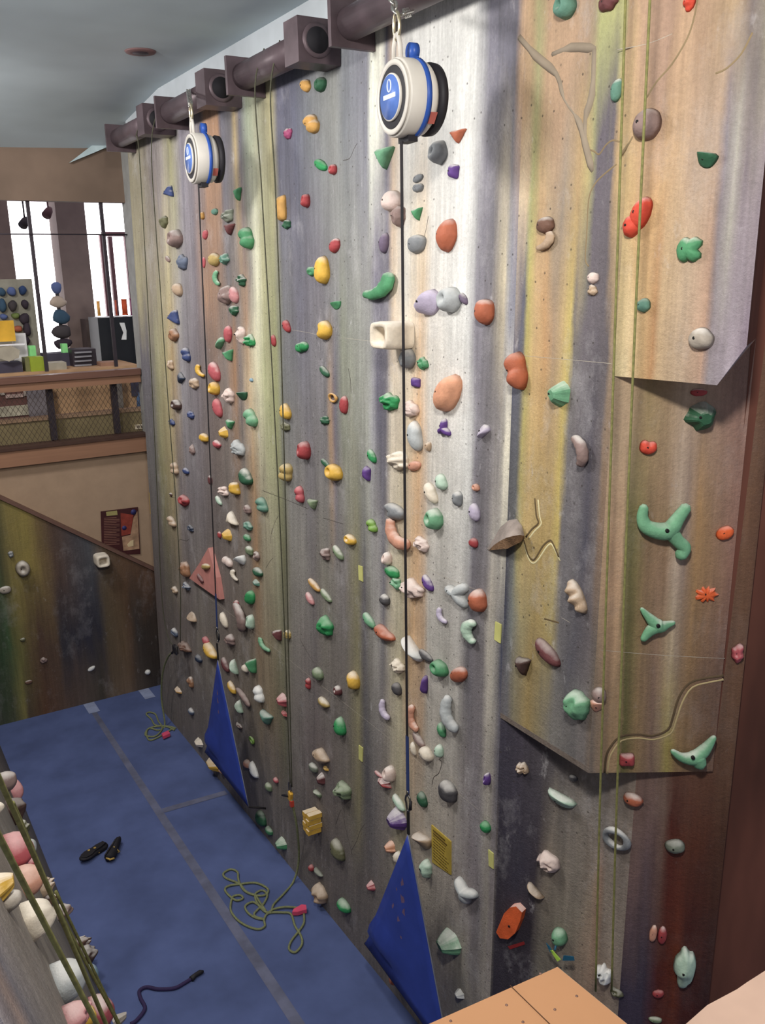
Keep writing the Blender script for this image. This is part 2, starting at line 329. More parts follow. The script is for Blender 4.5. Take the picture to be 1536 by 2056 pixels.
# the recessed lower wall beneath, and the dark reddish wall right of it
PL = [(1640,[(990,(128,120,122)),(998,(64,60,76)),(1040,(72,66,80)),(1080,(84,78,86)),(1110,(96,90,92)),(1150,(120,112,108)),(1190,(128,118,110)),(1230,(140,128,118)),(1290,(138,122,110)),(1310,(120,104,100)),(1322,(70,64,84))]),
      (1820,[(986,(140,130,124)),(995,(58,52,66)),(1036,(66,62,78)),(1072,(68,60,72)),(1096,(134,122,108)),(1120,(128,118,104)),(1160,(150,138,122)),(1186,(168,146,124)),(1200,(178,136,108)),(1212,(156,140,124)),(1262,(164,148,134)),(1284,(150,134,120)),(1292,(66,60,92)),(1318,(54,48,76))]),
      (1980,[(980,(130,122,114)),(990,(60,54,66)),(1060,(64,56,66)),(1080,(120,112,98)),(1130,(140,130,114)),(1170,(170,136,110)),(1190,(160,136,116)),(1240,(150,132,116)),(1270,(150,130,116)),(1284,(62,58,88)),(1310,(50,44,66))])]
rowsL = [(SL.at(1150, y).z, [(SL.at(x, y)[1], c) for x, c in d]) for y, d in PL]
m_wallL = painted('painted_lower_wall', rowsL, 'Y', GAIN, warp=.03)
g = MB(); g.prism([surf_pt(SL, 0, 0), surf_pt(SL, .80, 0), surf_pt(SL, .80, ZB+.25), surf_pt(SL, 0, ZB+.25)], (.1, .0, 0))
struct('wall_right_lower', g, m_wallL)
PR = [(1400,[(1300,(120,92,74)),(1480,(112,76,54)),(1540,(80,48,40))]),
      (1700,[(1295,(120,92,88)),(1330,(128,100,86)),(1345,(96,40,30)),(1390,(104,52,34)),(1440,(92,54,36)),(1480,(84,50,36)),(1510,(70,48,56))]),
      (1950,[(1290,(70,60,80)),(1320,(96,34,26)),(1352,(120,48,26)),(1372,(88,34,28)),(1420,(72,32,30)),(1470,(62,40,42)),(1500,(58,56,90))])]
rowsR = [(SR.at(1400, y).z, [(SR.at(x, y)[0], c) for x, c in d]) for y, d in PR]
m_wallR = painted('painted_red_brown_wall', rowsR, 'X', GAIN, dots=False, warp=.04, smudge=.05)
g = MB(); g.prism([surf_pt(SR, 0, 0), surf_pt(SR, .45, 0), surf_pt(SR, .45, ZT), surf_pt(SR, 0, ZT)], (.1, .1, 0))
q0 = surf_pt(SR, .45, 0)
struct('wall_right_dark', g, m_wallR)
# side wall that carries on behind, out to the right
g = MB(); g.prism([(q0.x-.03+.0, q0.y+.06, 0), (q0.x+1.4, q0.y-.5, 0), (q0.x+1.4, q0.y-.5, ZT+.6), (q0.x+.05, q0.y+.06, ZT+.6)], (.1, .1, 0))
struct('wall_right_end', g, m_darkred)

# floor, ceiling, far wall
m_mat = mat('blue_mat_carpet', (80, 95, 148), .95, var=.18, scale=2.2, bump=.4, spec=.1)
g = MB(); g.bb((-1.5, -2, -.1), (4.2, 10.62, 0)); struct('floor', g, m_mat)
g = MB(); g.bb((.9, 10.62, 3.10), (5, 20, 3.16)); struct('floor_shop', g, mat('shop_floor', (150, 135, 120)))
m_ceil = mat('ceiling_blue_grey', (186, 202, 210), .9, var=.14, scale=.7)
g = MB()
g.add([(-3, -3, 6.7), (4, -3, 6.7), (4, 8.7, 6.7), (-3, 8.7, 6.7), (4, 9.9, 6.56), (-3, 9.9, 6.52), (4, 10.6, 6.45), (-3, 10.6, 6.2)],
      [(0, 1, 2, 3), (3, 2, 4, 5), (5, 4, 6, 7)])
struct('ceiling', g, m_ceil)
g = MB(); g.prism([onY(x, y, 10.55) for x, y in ((139, 327), (262, 233), (275, 233), (275, 286), (231, 288), (190, 306))], (0, .03, 0))
struct('trim_1', g, mat('pale_soffit', (178, 200, 205), .8))
m_tan = mat('tan_plaster', (168, 138, 110), .85, var=.07, scale=5, bump=.15)
m_head = mat('brown_header_paint', (120, 98, 82), .85, var=.15, scale=2)
g = MB(); g.bb((-1.5, 10.6, 5.85), (3.1, 10.72, 6.62)); struct('wall_far_header', g, m_head)
g = MB(); g.bb((-1.5, 10.6, 0), (3.6, 10.7, 3.02)); struct('wall_far', g, m_tan)
m_brown = mat('brown_board', (150, 104, 76), .6, var=.12, scale=3, stretch=(.3, 1, 6))
g = MB(); g.bb((-1.5, 10.52, 3.02), (3.4, 10.72, 3.2)); struct('trim_2', g, m_brown)
g = MB(); g.bb((-1.5, 10.50, 3.2), (3.4, 10.74, 3.235)); struct('trim_3', g, mat('dark_brown_wood', (74, 48, 38), .6))
g = MB(); g.bb((-1.5, 10.86, 3.16), (3.6, 10.95, 3.46)); struct('trim_4', g, mat('olive_kerb', (132, 116, 78), .8))
g = MB(); g.bb((-1.5, 10.84, 3.46), (3.6, 10.97, 3.5)); struct('trim_5', g, mat('tan_cap', (160, 126, 96), .8))
g = MB(); g.bb((3.10, 9.8, 0), (3.2, 10.72, 6.7)); struct('wall_right_far', g, mat('side_wall_paint', (150, 150, 146), .8))
# sloped-top climbing board across the far end
PF = [(1120, [(0,(84,84,52)),(24,(140,124,62)),(60,(150,132,60)),(82,(128,104,60)),(110,(96,72,60)),(150,(84,76,80)),(180,(82,84,92)),(210,(100,80,62)),(250,(120,84,56)),(300,(118,78,52))]),
      (1280, [(0,(52,76,48)),(16,(66,96,58)),(34,(118,116,56)),(58,(112,92,56)),(80,(92,66,52)),(112,(96,72,56)),(122,(58,56,66)),(180,(50,50,68)),(205,(56,54,66)),(218,(98,82,58)),(250,(110,84,56)),(262,(96,68,46)),(275,(62,54,50)),(310,(66,52,44))]),
      (1400, [(0,(70,78,60)),(24,(80,86,58)),(48,(140,130,64)),(56,(92,76,56)),(90,(110,72,48)),(130,(104,80,66)),(165,(98,80,72)),(205,(80,72,62)),(230,(118,96,74)),(262,(122,98,78)),(280,(84,70,60)),(318,(60,52,48))])]
rowsF = [(SF.at(150, y).z, [(SF.at(x, y)[0], c) for x, c in d]) for y, d in PF]
m_wallF = painted('painted_far_board', rowsF, 'X', .92, dots=False, warp=.08, smudge=.2)
a0 = SF.at(0, 1002); a1 = SF.at(309, 1146)
sl = (a1.z-a0.z)/(a1.x-a0.x)
g = MB(); g.prism([(.9, 10.5, 0), (3.06, 10.5, 0), (3.06, 10.5, a0.z+sl*(3.06-a0.x)), (.9, 10.5, a0.z+sl*(.9-a0.x))], (0, .1, 0))
struct('wall_far_board', g, m_wallF)
g = MB(); g.prism([(.9, 10.47, a0.z+sl*(.9-a0.x)), (3.06, 10.47, a0.z+sl*(3.06-a0.x)), (3.06, 10.47, a0.z+sl*(3.06-a0.x)+.045), (.9, 10.47, a0.z+sl*(.9-a0.x)+.045)], (0, .135, 0))
struct('trim_6', g, mat('brown_cap_rail', (112, 78, 66), .6))
# near climbing slab on the left, seen along its face
PSd = []
m_slab = None
def sS(y, z): return Vector((XB-z*TS, y, z))
PSr = [(4.9, [(1.0,(150,140,142)),(1.3,(165,158,165)),(1.5,(160,150,158)),(1.62,(120,104,108)),(1.7,(176,140,120)),(1.85,(110,108,122)),(2.0,(150,140,138)),(2.3,(160,146,130)),(2.8,(140,128,118)),(3.4,(150,140,130)),(4.5,(130,122,116)),(6,(120,112,104)),(8,(120,110,100)),(10.5,(110,100,90))]),
       (2.0, [(1.0,(150,140,142)),(2.0,(140,132,130)),(3.0,(150,140,126)),(5,(126,120,112)),(7,(120,112,104)),(10.5,(112,104,94))])]
m_slab = painted('painted_slab', PSr, 'Y', 1.0, dots=False, warp=.05)
g = MB(); g.prism([sS(1.5, 0), sS(10.46, 0), sS(10.46, 4.86), sS(1.5, 4.86)], (-.15, 0, 0))
struct('wall_left', g, m_slab)

g = MB(); g.prism([pA(4.2, 6.53)+Vector((-.004, 0, 0)), pA(YF, 6.53)+Vector((-.004, 0, 0)), pA(YF, 6.70)+Vector((-.004, 0, 0)), pA(4.2, 6.70)+Vector((-.004, 0, 0))], (.003, 0, 0))
struct('trim_9', g, mat('pale_blue_fascia', (176, 184, 190), .85, var=.15, scale=2))
# seams and cracks carved in the wall
def line_mesh(mb, surf, pts, r, off=None, seg=6):
    rm = r if not isinstance(r, list) else min(r)
    q = [surf.at(x, y, -.72*rm) for x, y in pts]; q = smooth_path(q, 3); rr = r if not isinstance(r, list) else [r[min(len(r)-1, i//3)] for i in range(len(q))]
    mb.tube(q, rr, seg)
m_seam = mat('seam_light', (176, 166, 150), .8); m_crack = mat('crack_dark', (74, 66, 62), .9)
g = MB()
for s, pts in ((SA, [(400,1187),(440,1215),(540,1292),(640,1372),(700,1418),(800,1497),(860,1545),(960,1625)]),
               (SA, [(572,660),(620,668),(650,675)]), (SA, [(688,678),(745,685),(790,689)]),
               (SA, [(1048,714),(1140,722),(1228,730)]), (SB, [(1206,1305),(1260,1310),(1340,1316),(1455,1322)]),
               (SA, [(860,1140),(900,1162),(960,1185)]), (SV, [(1240,100),(1300,88),(1350,68)]),
               (SA, [(1128,1240),(1145,1250)])):
    line_mesh(g, s, pts, .0022)
seam = g.build('seam', m_seam, wall_right)
g = MB()
for s, pts in ((SA, [(528,985),(575,1003),(620,1022)]), (SA, [(650,1040),(690,1052)]),
               (SA, [(690,322),(703,318),(712,298),(718,288)]), (SA, [(548,1060),(545,1072),(543,1090)]), (SA, [(560,1035),(552,1050),(546,1072)]),
               (SA, [(535,1140),(542,1128),(549,1120)]), (SA, [(707,1706),(716,1690),(724,1668),(733,1654)]),
               (SA, [(675,1655),(684,1628),(688,1632),(697,1672),(708,1716)]),
               (SA, [(853,474),(857,458),(861,434)]),
               (SA, [(868,1575),(872,1560),(882,1552),(888,1530),(882,1525)]),
               (SA, [(360,1088),(362,1083),(375,1086),(380,1082)]),
               (SA, [(606,1288),(618,1310),(630,1330)]), (SA, [(700,740),(704,760),(706,790)]),
               (SA, [(340,997),(354,1000)])):
    line_mesh(g, s, pts, .0042)
g.build('crack', m_crack, wall_right)
g = MB()
for s, pts in ((SA, [(1076,1000),(1079,1035),(1083,1050),(1070,1062),(1058,1078)]), (SA, [(1054,1084),(1062,1112),(1072,1124),(1080,1116),(1092,1096),(1105,1085),(1112,1090),(1124,1118)]),
               (SA, [(1095,1242),(1110,1246),(1124,1250)])):
    line_mesh(g, s, pts, .009); 
carve = g.build('carved_crack', mat('crack_ochre', (104, 84, 52), .9), wall_right)
g = MB()
for s, pts in ((SA, [(1082,1003),(1085,1036),(1088,1052),(1075,1066),(1063,1082)]), (SA, [(1054,1092),(1062,1120),(1072,1131),(1083,1122),(1096,1102),(1106,1092),(1112,1097),(1126,1126)])):
    line_mesh(g, s, pts, .007)
g.build('crack_edge', mat('crack_pale', (226, 214, 160), .9), wall_right)
g = MB()
for s, pts in ((SB, [(1219,1553),(1222,1526),(1230,1507),(1248,1486),(1282,1481),(1312,1484),(1346,1472),(1357,1446),(1370,1408),(1390,1379),(1424,1369),(1452,1364)]),):
    line_mesh(g, s, pts, .007)
g.build('crack_edge', mat('crack_tan', (186, 164, 112), .9), wall_right)
g = MB()
for s, pts in ((SB, [(1213,1550),(1216,1520),(1224,1500),(1244,1478),(1280,1473),(1310,1476),(1340,1464),(1350,1440),(1362,1400),(1384,1370),(1420,1360),(1452,1356)]),):
    line_mesh(g, s, pts, .010)
g.build('carved_crack', mat('crack_brown', (96, 76, 52), .9), wall_right)
g = MB()
for s, pts in ((SA, [(1184,535),(1177,520),(1180,470),(1184,400),(1196,370),(1215,350),(1240,330)]), (SV, [(1246,312),(1262,292),(1272,274)]),
               (SV, [(1300,196),(1320,164),(1350,130),(1380,80),(1394,40),(1402,0)]), (SV, [(1438,148),(1460,138),(1490,108),(1512,66)]),
               (SA, [(1182,300),(1195,304),(1205,310),(1218,292),(1232,282),(1246,285)])):
    line_mesh(g, s, pts, .008)
g.build('carved_crack', mat('crack_olive', (140, 118, 84), .9), wall_right)
g = MB()
for s, pts in ((SA, [(1045,75),(1078,112),(1120,150),(1135,200),(1165,245),(1178,290),(1192,345)]), (SA, [(1112,110),(1150,96),(1200,98)]),
               (SA, [(1196,100),(1192,190),(1178,240),(1178,300)])):
    line_mesh(g, s, pts, [.016+.006*math.sin(i*1.7) for i in range(len(pts))])
g.build('painted_vein', mat('vein_grey', (150, 134, 114), .9), wall_right)

# ================================================================== CLIMBING HOLDS
PAL = dict(
 bg=((40,150,80),'bright green'), mg=((104,168,124),'mint green'), sg=((120,140,104),'sage green'), dg=((44,96,66),'dark green'),
 tl=((92,142,122),'teal'), pm=((172,204,180),'pale mint'), gn=((70,148,96),'green'), ol=((104,104,72),'olive'), lm=((120,170,60),'lime'),
 ye=((226,172,50),'yellow'), mu=((186,156,84),'mustard'), oy=((206,150,70),'amber'),
 rd=((178,62,66),'red'), rr=((196,84,92),'rose red'), mr=((112,60,62),'maroon'), br=((226,66,44),'scarlet'), pk=((206,132,134),'pink'),
 mp=((176,72,118),'magenta'), or_=((242,92,36),'orange'), eo=((230,156,116),'pale orange'), tc=((192,98,66),'terracotta'), sa=((214,146,118),'salmon'),
 pu=((100,62,146),'purple'), ll=((188,176,204),'lilac'), pg=((112,96,122),'purple-grey'),
 bl=((58,74,128),'blue'), nv=((48,60,84),'navy'), bb=((96,108,132),'blue-grey'), sk=((130,168,190),'sky blue'),
 gr=((132,136,140),'grey'), dk=((84,82,86),'dark grey'), lg=((178,184,186),'light grey'), gg=((120,128,112),'grey-green'),
 bn=((120,84,68),'brown'), db=((82,58,52),'dark brown'), mv=((142,116,110),'mauve'), tn=((186,156,126),'tan'), ob=((160,110,76),'orange-brown'),
 cr=((224,210,188),'cream'), wh=((226,228,226),'white'), pc=((222,196,186),'pinkish cream'), bz=((168,156,142),'beige'))
SHN = dict(o='round', e='oval', t='triangular', d='teardrop', h='half-moon', s='square', k='kidney-shaped', i='ribbed', b='faceted', m='knobbly',
           u='pocketed', w='double-bump', x='three-armed', g='jagged', c='crescent', r='ring', q='box-shaped', y='stacked-block', n='bumpy', f='fish-tailed')
def hmat(code):
    return mat('hold_'+PAL[code][1].replace(' ', '_'), PAL[code][0], .62, var=.16, scale=14, bump=.25, chalk=.75, spec=.25)
M_BOLT = mat('bolt_dark', (34, 30, 30), .5, metal=.3)
def adiff(a, b): return (a-b+math.pi) % (2*math.pi)-math.pi
def outline(kind, a, seed):
    N = 28; pts = []
    for i in range(N):
        p = 2*math.pi*i/N; d = adiff(p, a); r = 1.
        if kind == 'e': r = 1/math.sqrt(math.cos(d)**2+(math.sin(d)/.5)**2)
        elif kind == 't':
            r = min(.5/math.cos((d % (2*math.pi/3))-math.pi/3), .93)
        elif kind == 'i': r = 1/math.sqrt(math.cos(d)**2+(math.sin(d)/.42)**2)
        elif kind == 'd': r = .62+.5*max(0, math.cos(d))**3
        elif kind == 'h':
            r = min(1., .12/max(.05, math.cos(d))) if math.cos(d) > .1 else 1.
        elif kind == 's': r = min(1.22, 1/max(abs(math.cos(d)), abs(math.sin(d)), .01))
        elif kind == 'k': r = 1-.42*math.exp(-(d/.55)**2)
        elif kind == 'w': r = .58+.42*abs(math.cos(d))**1.6
        elif kind == 'x': r = .36+.72*max(0, math.cos(1.5*adiff(d, 0) if abs(d) < math.pi/3 else 1.5*(abs(d)-2*math.pi/3)))**2.2
        elif kind == 'f': r = .55+.45*abs(math.cos(d))+(.12 if math.cos(d) > .8 and abs(math.sin(d)) > .3 else 0)-(.35 if abs(d) < .16 else 0)
        elif kind == 'g': r = .8+.2*math.cos(9*d)+.2*math.cos(2*d)
        elif kind == 'b': r = 1/math.cos(((p+seed) % (math.pi/3))-math.pi/6)*.9
        nz = {'m': .30, 'n': .22, 'b': .12, 'u': .06, 'o': .07, 'd': .06}.get(kind, .05)
        r *= 1+nz*noise.noise(Vector((math.cos(p)*1.6, math.sin(p)*1.6, seed*3.7)))*1.6
        pts.append((r*math.cos(p), r*math.sin(p)))
    return pts
def hold_mesh(kind, a, seed):
    """unit hold: u, v in [-.5,.5], w in [0,1]"""
    g = MB(); a = math.radians(a)
    if kind == 'c':
        pts = []; rs = []
        for i in range(15):
            t = -1.75+3.5*i/14; p = a+math.pi+t*.62
            pts.append((math.cos(p), math.sin(p), .45+.12*math.cos(t))); rs.append(.36*(1-.30*abs(t/1.75)**2.5)+.02*math.sin(i*2+seed))
        for e, q in ((0, -1), (-1, 1)):
            pass
        pts = [Vector(p) for p in pts]
        pts = [pts[0]+(pts[0]-pts[1])*.55]+pts+[pts[-1]+(pts[-1]-pts[-2])*.55]; rs = [.06]+rs+[.06]
        g.tube(pts, rs, 12)
    elif kind == 'r':
        pts = [(math.cos(2*math.pi*i/20), math.sin(2*math.pi*i/20), .45+.1*math.sin(2*math.pi*i/20)) for i in range(20)]
        g.tube(pts, [.30+.05*math.sin(i*.9+seed) for i in range(20)], 10, closed=True)
    elif kind == 'q':
        P = []; n = 24
        for w_, k in ((0, 1.0), (.7, 1.0), (.97, .93), (1.0, .85), (.97, .62), (.5, .52), (.3, .5)):
            for i in range(n):
                p = 2*math.pi*i/n; r = (abs(math.cos(p))**5+abs(math.sin(p))**5)**(-.2); P.append((r*k*math.cos(p), r*k*math.sin(p), w_))
        fs = [(j*n+i, j*n+(i+1) % n, (j+1)*n+(i+1) % n, (j+1)*n+i) for j in range(6) for i in range(n)]+[tuple(6*n+i for i in range(n))]
        g.add(P, fs, True)
    elif kind == 'y':
        for i in range(4):
            for j in range(2):
                g.box((-.45+.9*j+.05*(i % 2), -1.3+i*.86, .42+.05*((i+j) % 2)), (.84, .74, .84))
    else:
        o = outline(kind, a, seed); N = len(o); NR = 9; vs = []
        flat = kind in ('h', 't')
        for j in range(NR):
            rho = 1-j/NR
            for i in range(N):
                x, y = o[i][0]*rho, o[i][1]*rho
                w_ = max(0, 1-rho**(2.6 if kind != 'b' else 1.6))**(.55 if kind != 'b' else .9)
                if j == 0: w_ = 0
                if kind == 'b': w_ = min(w_, .78+.1*x+.15*y)
                if kind == 'h':
                    k = x*math.cos(a)+y*math.sin(a); w_ *= .62+.38*max(-1, min(1, (k+.5)/.55))
                if kind == 'i': w_ *= .8+.2*math.sin(11*(x*math.cos(a)+y*math.sin(a)))
                if kind == 'w': w_ *= .72+.28*min(1, abs(x*math.cos(a)+y*math.sin(a))/.45)
                if kind == 'u': w_ *= 1-.62*math.exp(-(((x+.16)/.36)**2+((y-.12)/.36)**2))
                if kind == 'k': w_ *= 1-.35*math.exp(-(((x-.5*math.cos(a))/.4)**2+((y-.5*math.sin(a))/.4)**2))
                nz = {'m': .50, 'n': .30, 'g': .2, 'b': .0}.get(kind, .07); fr = {'m': 2.6, 'n': 1.7}.get(kind, 1.3)
                if j: w_ *= 1+nz*noise.noise(Vector((x*fr, y*fr, seed*1.3)))*1.5
                vs.append((x, y, w_))
        c = sum((vs[(NR-1)*N+i][2] for i in range(N)))/N; vs.append((0, 0, c))
        fs = [(j*N+i, j*N+(i+1) % N, (j+1)*N+(i+1) % N, (j+1)*N+i) for j in range(NR-1) for i in range(N)]
        fs += [((NR-1)*N+i, (NR-1)*N+(i+1) % N, NR*N) for i in range(N)]
        fs.append(tuple(range(N-1, -1, -1)))
        g.add(vs, fs, kind not in ('b', 'g'))
    xs = [v[0] for v in g.v]; ys = [v[1] for v in g.v]; zs = [v[2] for v in g.v]
    sx = max(xs)-min(xs); sy = max(ys)-min(ys); sz = max(zs); mx = (max(xs)+min(xs))/2; my = (max(ys)+min(ys))/2
    z0 = min(0, min(zs))
    g.v = [((v[0]-mx)/sx, (v[1]-my)/sy, max(-.02, (v[2]-max(0, min(zs)-.0))/(sz-max(0, min(zs))))) for v in g.v]
    return g
HOLDS = []
PF_ = dict(t=.5, b=.6, m=.62, c=.42, r=.4, q=1.15, y=.7, h=.62, g=.22, x=.4, f=.4, o=.55, e=.40, w=.5, u=.6, i=.4, n=.5)
def solve(s, px, py, w, h, pf):
    off = 0
    for it in range(2):
        P = s.at(px, py, off); p0 = proj(P)
        du = (proj(P+s.u*.02)-p0)/.02; dvv = (proj(P+s.v*.02)-p0)/.02; dn = (proj(P+s.n*.02)-p0)/.02
        S = min(h/abs(dvv.y), 1.3*w/max(abs(du.x), abs(dn.x)*.8)); W = pf*S
        U = math.sqrt(max(w*w-(W*dn.x*.75)**2, (.42*w)**2))/abs(du.x); U = min(U, 2.2*h/abs(dvv.y))
        V = math.sqrt(max(h*h-(U*du.y*.8)**2-(W*dn.y*.5)**2, (.5*h)**2))/abs(dvv.y)
        off = W*.42
    return P-s.n*off, U, V, W
def hold(px, py, w, h, kind='o', col='gr', a=0, surf='A', desc=None, pf=None, name='climbing_hold', group=None, off=0):
    s = SURF[surf]; seed = (px*7.13+py*3.7) % 50
    if surf == 'S': P, U, V, W = solveS(px, py, w, h)
    else: P, U, V, W = solve(s, px, py, w, h, pf or PF_.get(kind, .5))
    if off: P = s.at(px, py, off+W*.4)-s.n*W*.4
    g = hold_mesh(kind, a, seed)
    g.v = [(v[0]*U, v[1]*V, v[2]*W) for v in g.v]
    o = g.build(name, hmat(col))
    mm = Matrix.Identity(4)
    for i in range(3):
        mm[i][0] = s.u[i]; mm[i][1] = s.v[i]; mm[i][2] = s.n[i]; mm[i][3] = P[i]
    o.matrix_basis = mm
    if max(w, h) >= 24 and kind not in 'crqy' and surf != 'S' and not off:
        bx, by = -.13*U, .04*V
        zt = min(g.v, key=lambda v: (v[0]-bx)**2+(v[1]-by)**2)[2]-.001
        bt = MB(); r = min(.0065, .07*min(U, V)); bt.lathe([(-.01, r), (.0012, r), (.0012, r*.5)], (bx, by, zt), (0, 0, 1), 10)
        b = bt.build('bolt', M_BOLT); b.parent = o
    HOLDS.append(dict(o=o, x=px, y=py, P=P, col=PAL[col][1], kind=SHN[kind], desc=desc, surf=surf, big=max(w, h), U=U, V=V))
    return o
def H(txt, surf='A'):
    for ln in txt.strip().split('\n'):
        for it in ln.split(';'):
            it = it.split('|'); f = it[0].split()
            if len(f) < 5: continue
            hold(float(f[0]), float(f[1]), float(f[2]), float(f[3]), f[4], f[5] if f[5] != 'or' else 'or_', float(f[6]) if len(f) > 6 else 0, surf, it[1].strip() if len(it) > 1 else None)
# x y width height shape colour angle
H('''336 385 20 24 t bl -50;326 446 16 26 n ol;349 479 25 38 u mv;336 520 9 14 e mv -60;363 526 20 33 n bb;354 582 18 27 d tn -80;345 636 22 29 t bl -50
347 673 18 28 n ob;405 433 8 16 o oy;411 471 10 20 e rr 80;430 425 13 14 o tl;452 434 25 28 m gg;459 461 23 24 t mr -90;476 390 13 27 t gn -85;492 478 25 46 w gn -70
428 521 20 28 o mu;449 520 17 25 m tl;408 527 7 23 e rr 85;434 558 13 32 c mg 10;482 563 18 26 m dg;451 592 26 40 n mv;468 592 17 35 e pk -80
467 624 19 22 n dg;456 671 15 36 e rr 85;481 673 17 38 m pc;498 683 21 27 m bg;439 689 20 26 h mg -30;548 684 10 24 e rd -80
372 712 15 29 w bl -70;341 733 12 22 n tn;401 744 17 24 c ye 30;364 760 12 24 t nv 0;387 770 19 24 n tn;455 712 20 25 t gn -70;428 746 21 40 e rr -75
428 780 19 28 u ye;457 795 20 32 m pc;484 795 23 20 h dg 100;504 763 7 8 o sk;435 819 17 38 e rr -78;352 813 20 22 u db;381 833 14 17 n bl;344 848 13 14 n bl
501 839 24 36 w mg -50;461 853 16 20 t gn 30;447 869 15 24 b ye;408 879 16 19 o ye;434 892 16 17 o rr;473 900 27 34 m lg;385 903 10 22 n mv;349 941 14 26 w tn -80
372 946 14 14 o bl;491 958 24 34 d dg 110;469 981 19 28 s ye 15;446 986 20 22 m pc;421 964 8 20 e mr 90;438 1005 12 17 e pm -50;524 1014 21 30 w tl -70
342 993 14 8 n db;367 1007 20 26 n rd;343 1047 18 20 w tn -60;381 1061 14 14 n nv;464 1041 22 28 t cr 100;495 1023 14 20 n mv;496 1056 18 20 n tl;495 1080 13 15 o gn
454 1075 16 24 b ye;440 1074 7 14 e rd 90;499 1106 14 20 d sg -90;480 1123 19 24 h wh 130;455 1128 19 20 w pc 0;470 1154 14 20 c cr 20;516 1149 18 20 o dg;513 1171 12 14 b tl
514 1118 12 20 n mv;369 1144 18 34 n ob;373 1178 20 16 m bb;349 1184 12 16 n tn;500 1200 18 32 e bg 75;474 1212 9 14 o rd;481 1241 26 52 c mv 200;383 1237 18 18 h tn -90
448 1245 14 28 e cr -65;501 1249 14 30 u pm;459 1284 19 26 n mv;530 1295 24 22 c mg 60;554 1272 17 24 t mr -60;412 1286 12 16 o rr;420 1307 26 30 d ye 130;349 1270 12 18 n bb
368 1300 26 26 m bn;398 1323 12 16 o nv;451 1335 14 26 e mr -50;468 1340 15 28 h pm 40;502 1333 18 32 t gn -60;491 1342 12 16 o cr;381 1369 11 22 n ob
356 1386 15 14 b oy;464 1381 15 22 e ye -70;488 1400 28 28 c mv 230;478 1419 14 24 h pm 30;518 1394 18 32 w wh -65;383 1429 10 14 o bb;565 1407 18 26 b rr;570 1433 12 12 b rd
533 1442 24 28 t tl -80;479 1457 12 12 n mv;506 1486 10 16 r lm;398 1492 14 18 b cr;426 1534 22 28 b ye;444 1548 11 12 o sa;495 1534 13 18 o sa;508 1546 16 28 e wh -60
472 1575 9 14 n mv;553 1567 9 12 o rr;538 1581 12 18 d sg -90;522 1644 19 32 e dg 90;539 1669 13 18 d gn -90;563 1696 18 26 b gn''')
H('''612 172 18 28 d oy -70;641 169 21 31 u dg;623 248 27 42 w oy -60;576 268 16 24 n mp;642 331 25 28 e bg -40;667 340 14 22 u rd;769 318 36 46 t mg -90
563 418 17 54 s oy 0;574 451 15 20 n dg;612 403 15 28 u rd;670 493 20 30 e rd 80;645 542 24 58 d ye 95;623 545 18 20 n gn;672 613 22 18 h gn 100;649 663 26 40 k ye 170
574 655 15 26 e rd -70;604 697 26 24 w bg 20;650 746 19 22 e dg -40;669 799 18 20 r oy;689 813 15 38 e rd 88;571 826 20 32 d ye 120;650 844 18 20 n dg;571 857 18 20 n ol
777 807 38 38 m bg;608 905 22 38 u rd;652 930 22 16 e dg -30;667 949 31 34 u ye;572 949 22 38 w mu 80;600 993 16 34 w rr -75;626 1012 19 22 t sg -80;735 951 14 30 s pu 80
745 916 17 26 e bg -60;745 1056 20 26 w lm -60;701 1084 22 22 u ye;651 1113 18 28 n mv;677 1110 21 26 e sg -50;629 1175 38 22 e oy -30;653 1196 22 22 e sg -40;621 1202 16 22 e pk -55
651 1259 27 42 n bg;739 1246 24 27 e mg -60;769 1272 40 32 k tc 60;576 1274 12 20 n mu;636 1353 20 26 o sg;618 1373 9 24 w rd 85;677 1387 14 20 u mr;707 1368 22 38 k ye 190
648 1411 21 21 o mu;681 1459 20 36 d bg 110;772 1425 19 36 c ll 40;642 1518 30 34 s tn -40;628 1542 16 20 d gg -90;653 1543 10 10 b ye;643 1566 13 26 b mr
683 1590 32 40 m sg;636 1596 14 16 h sg 90;629 1648 24 40 y ye;675 1707 26 40 e ol -80;624 1743 9 14 o rd;638 1752 17 15 o gg;639 1798 27 42 n tn;688 1819 24 28 o bg
743 1780 15 20 b rr;781 1702 18 26 b eo''')
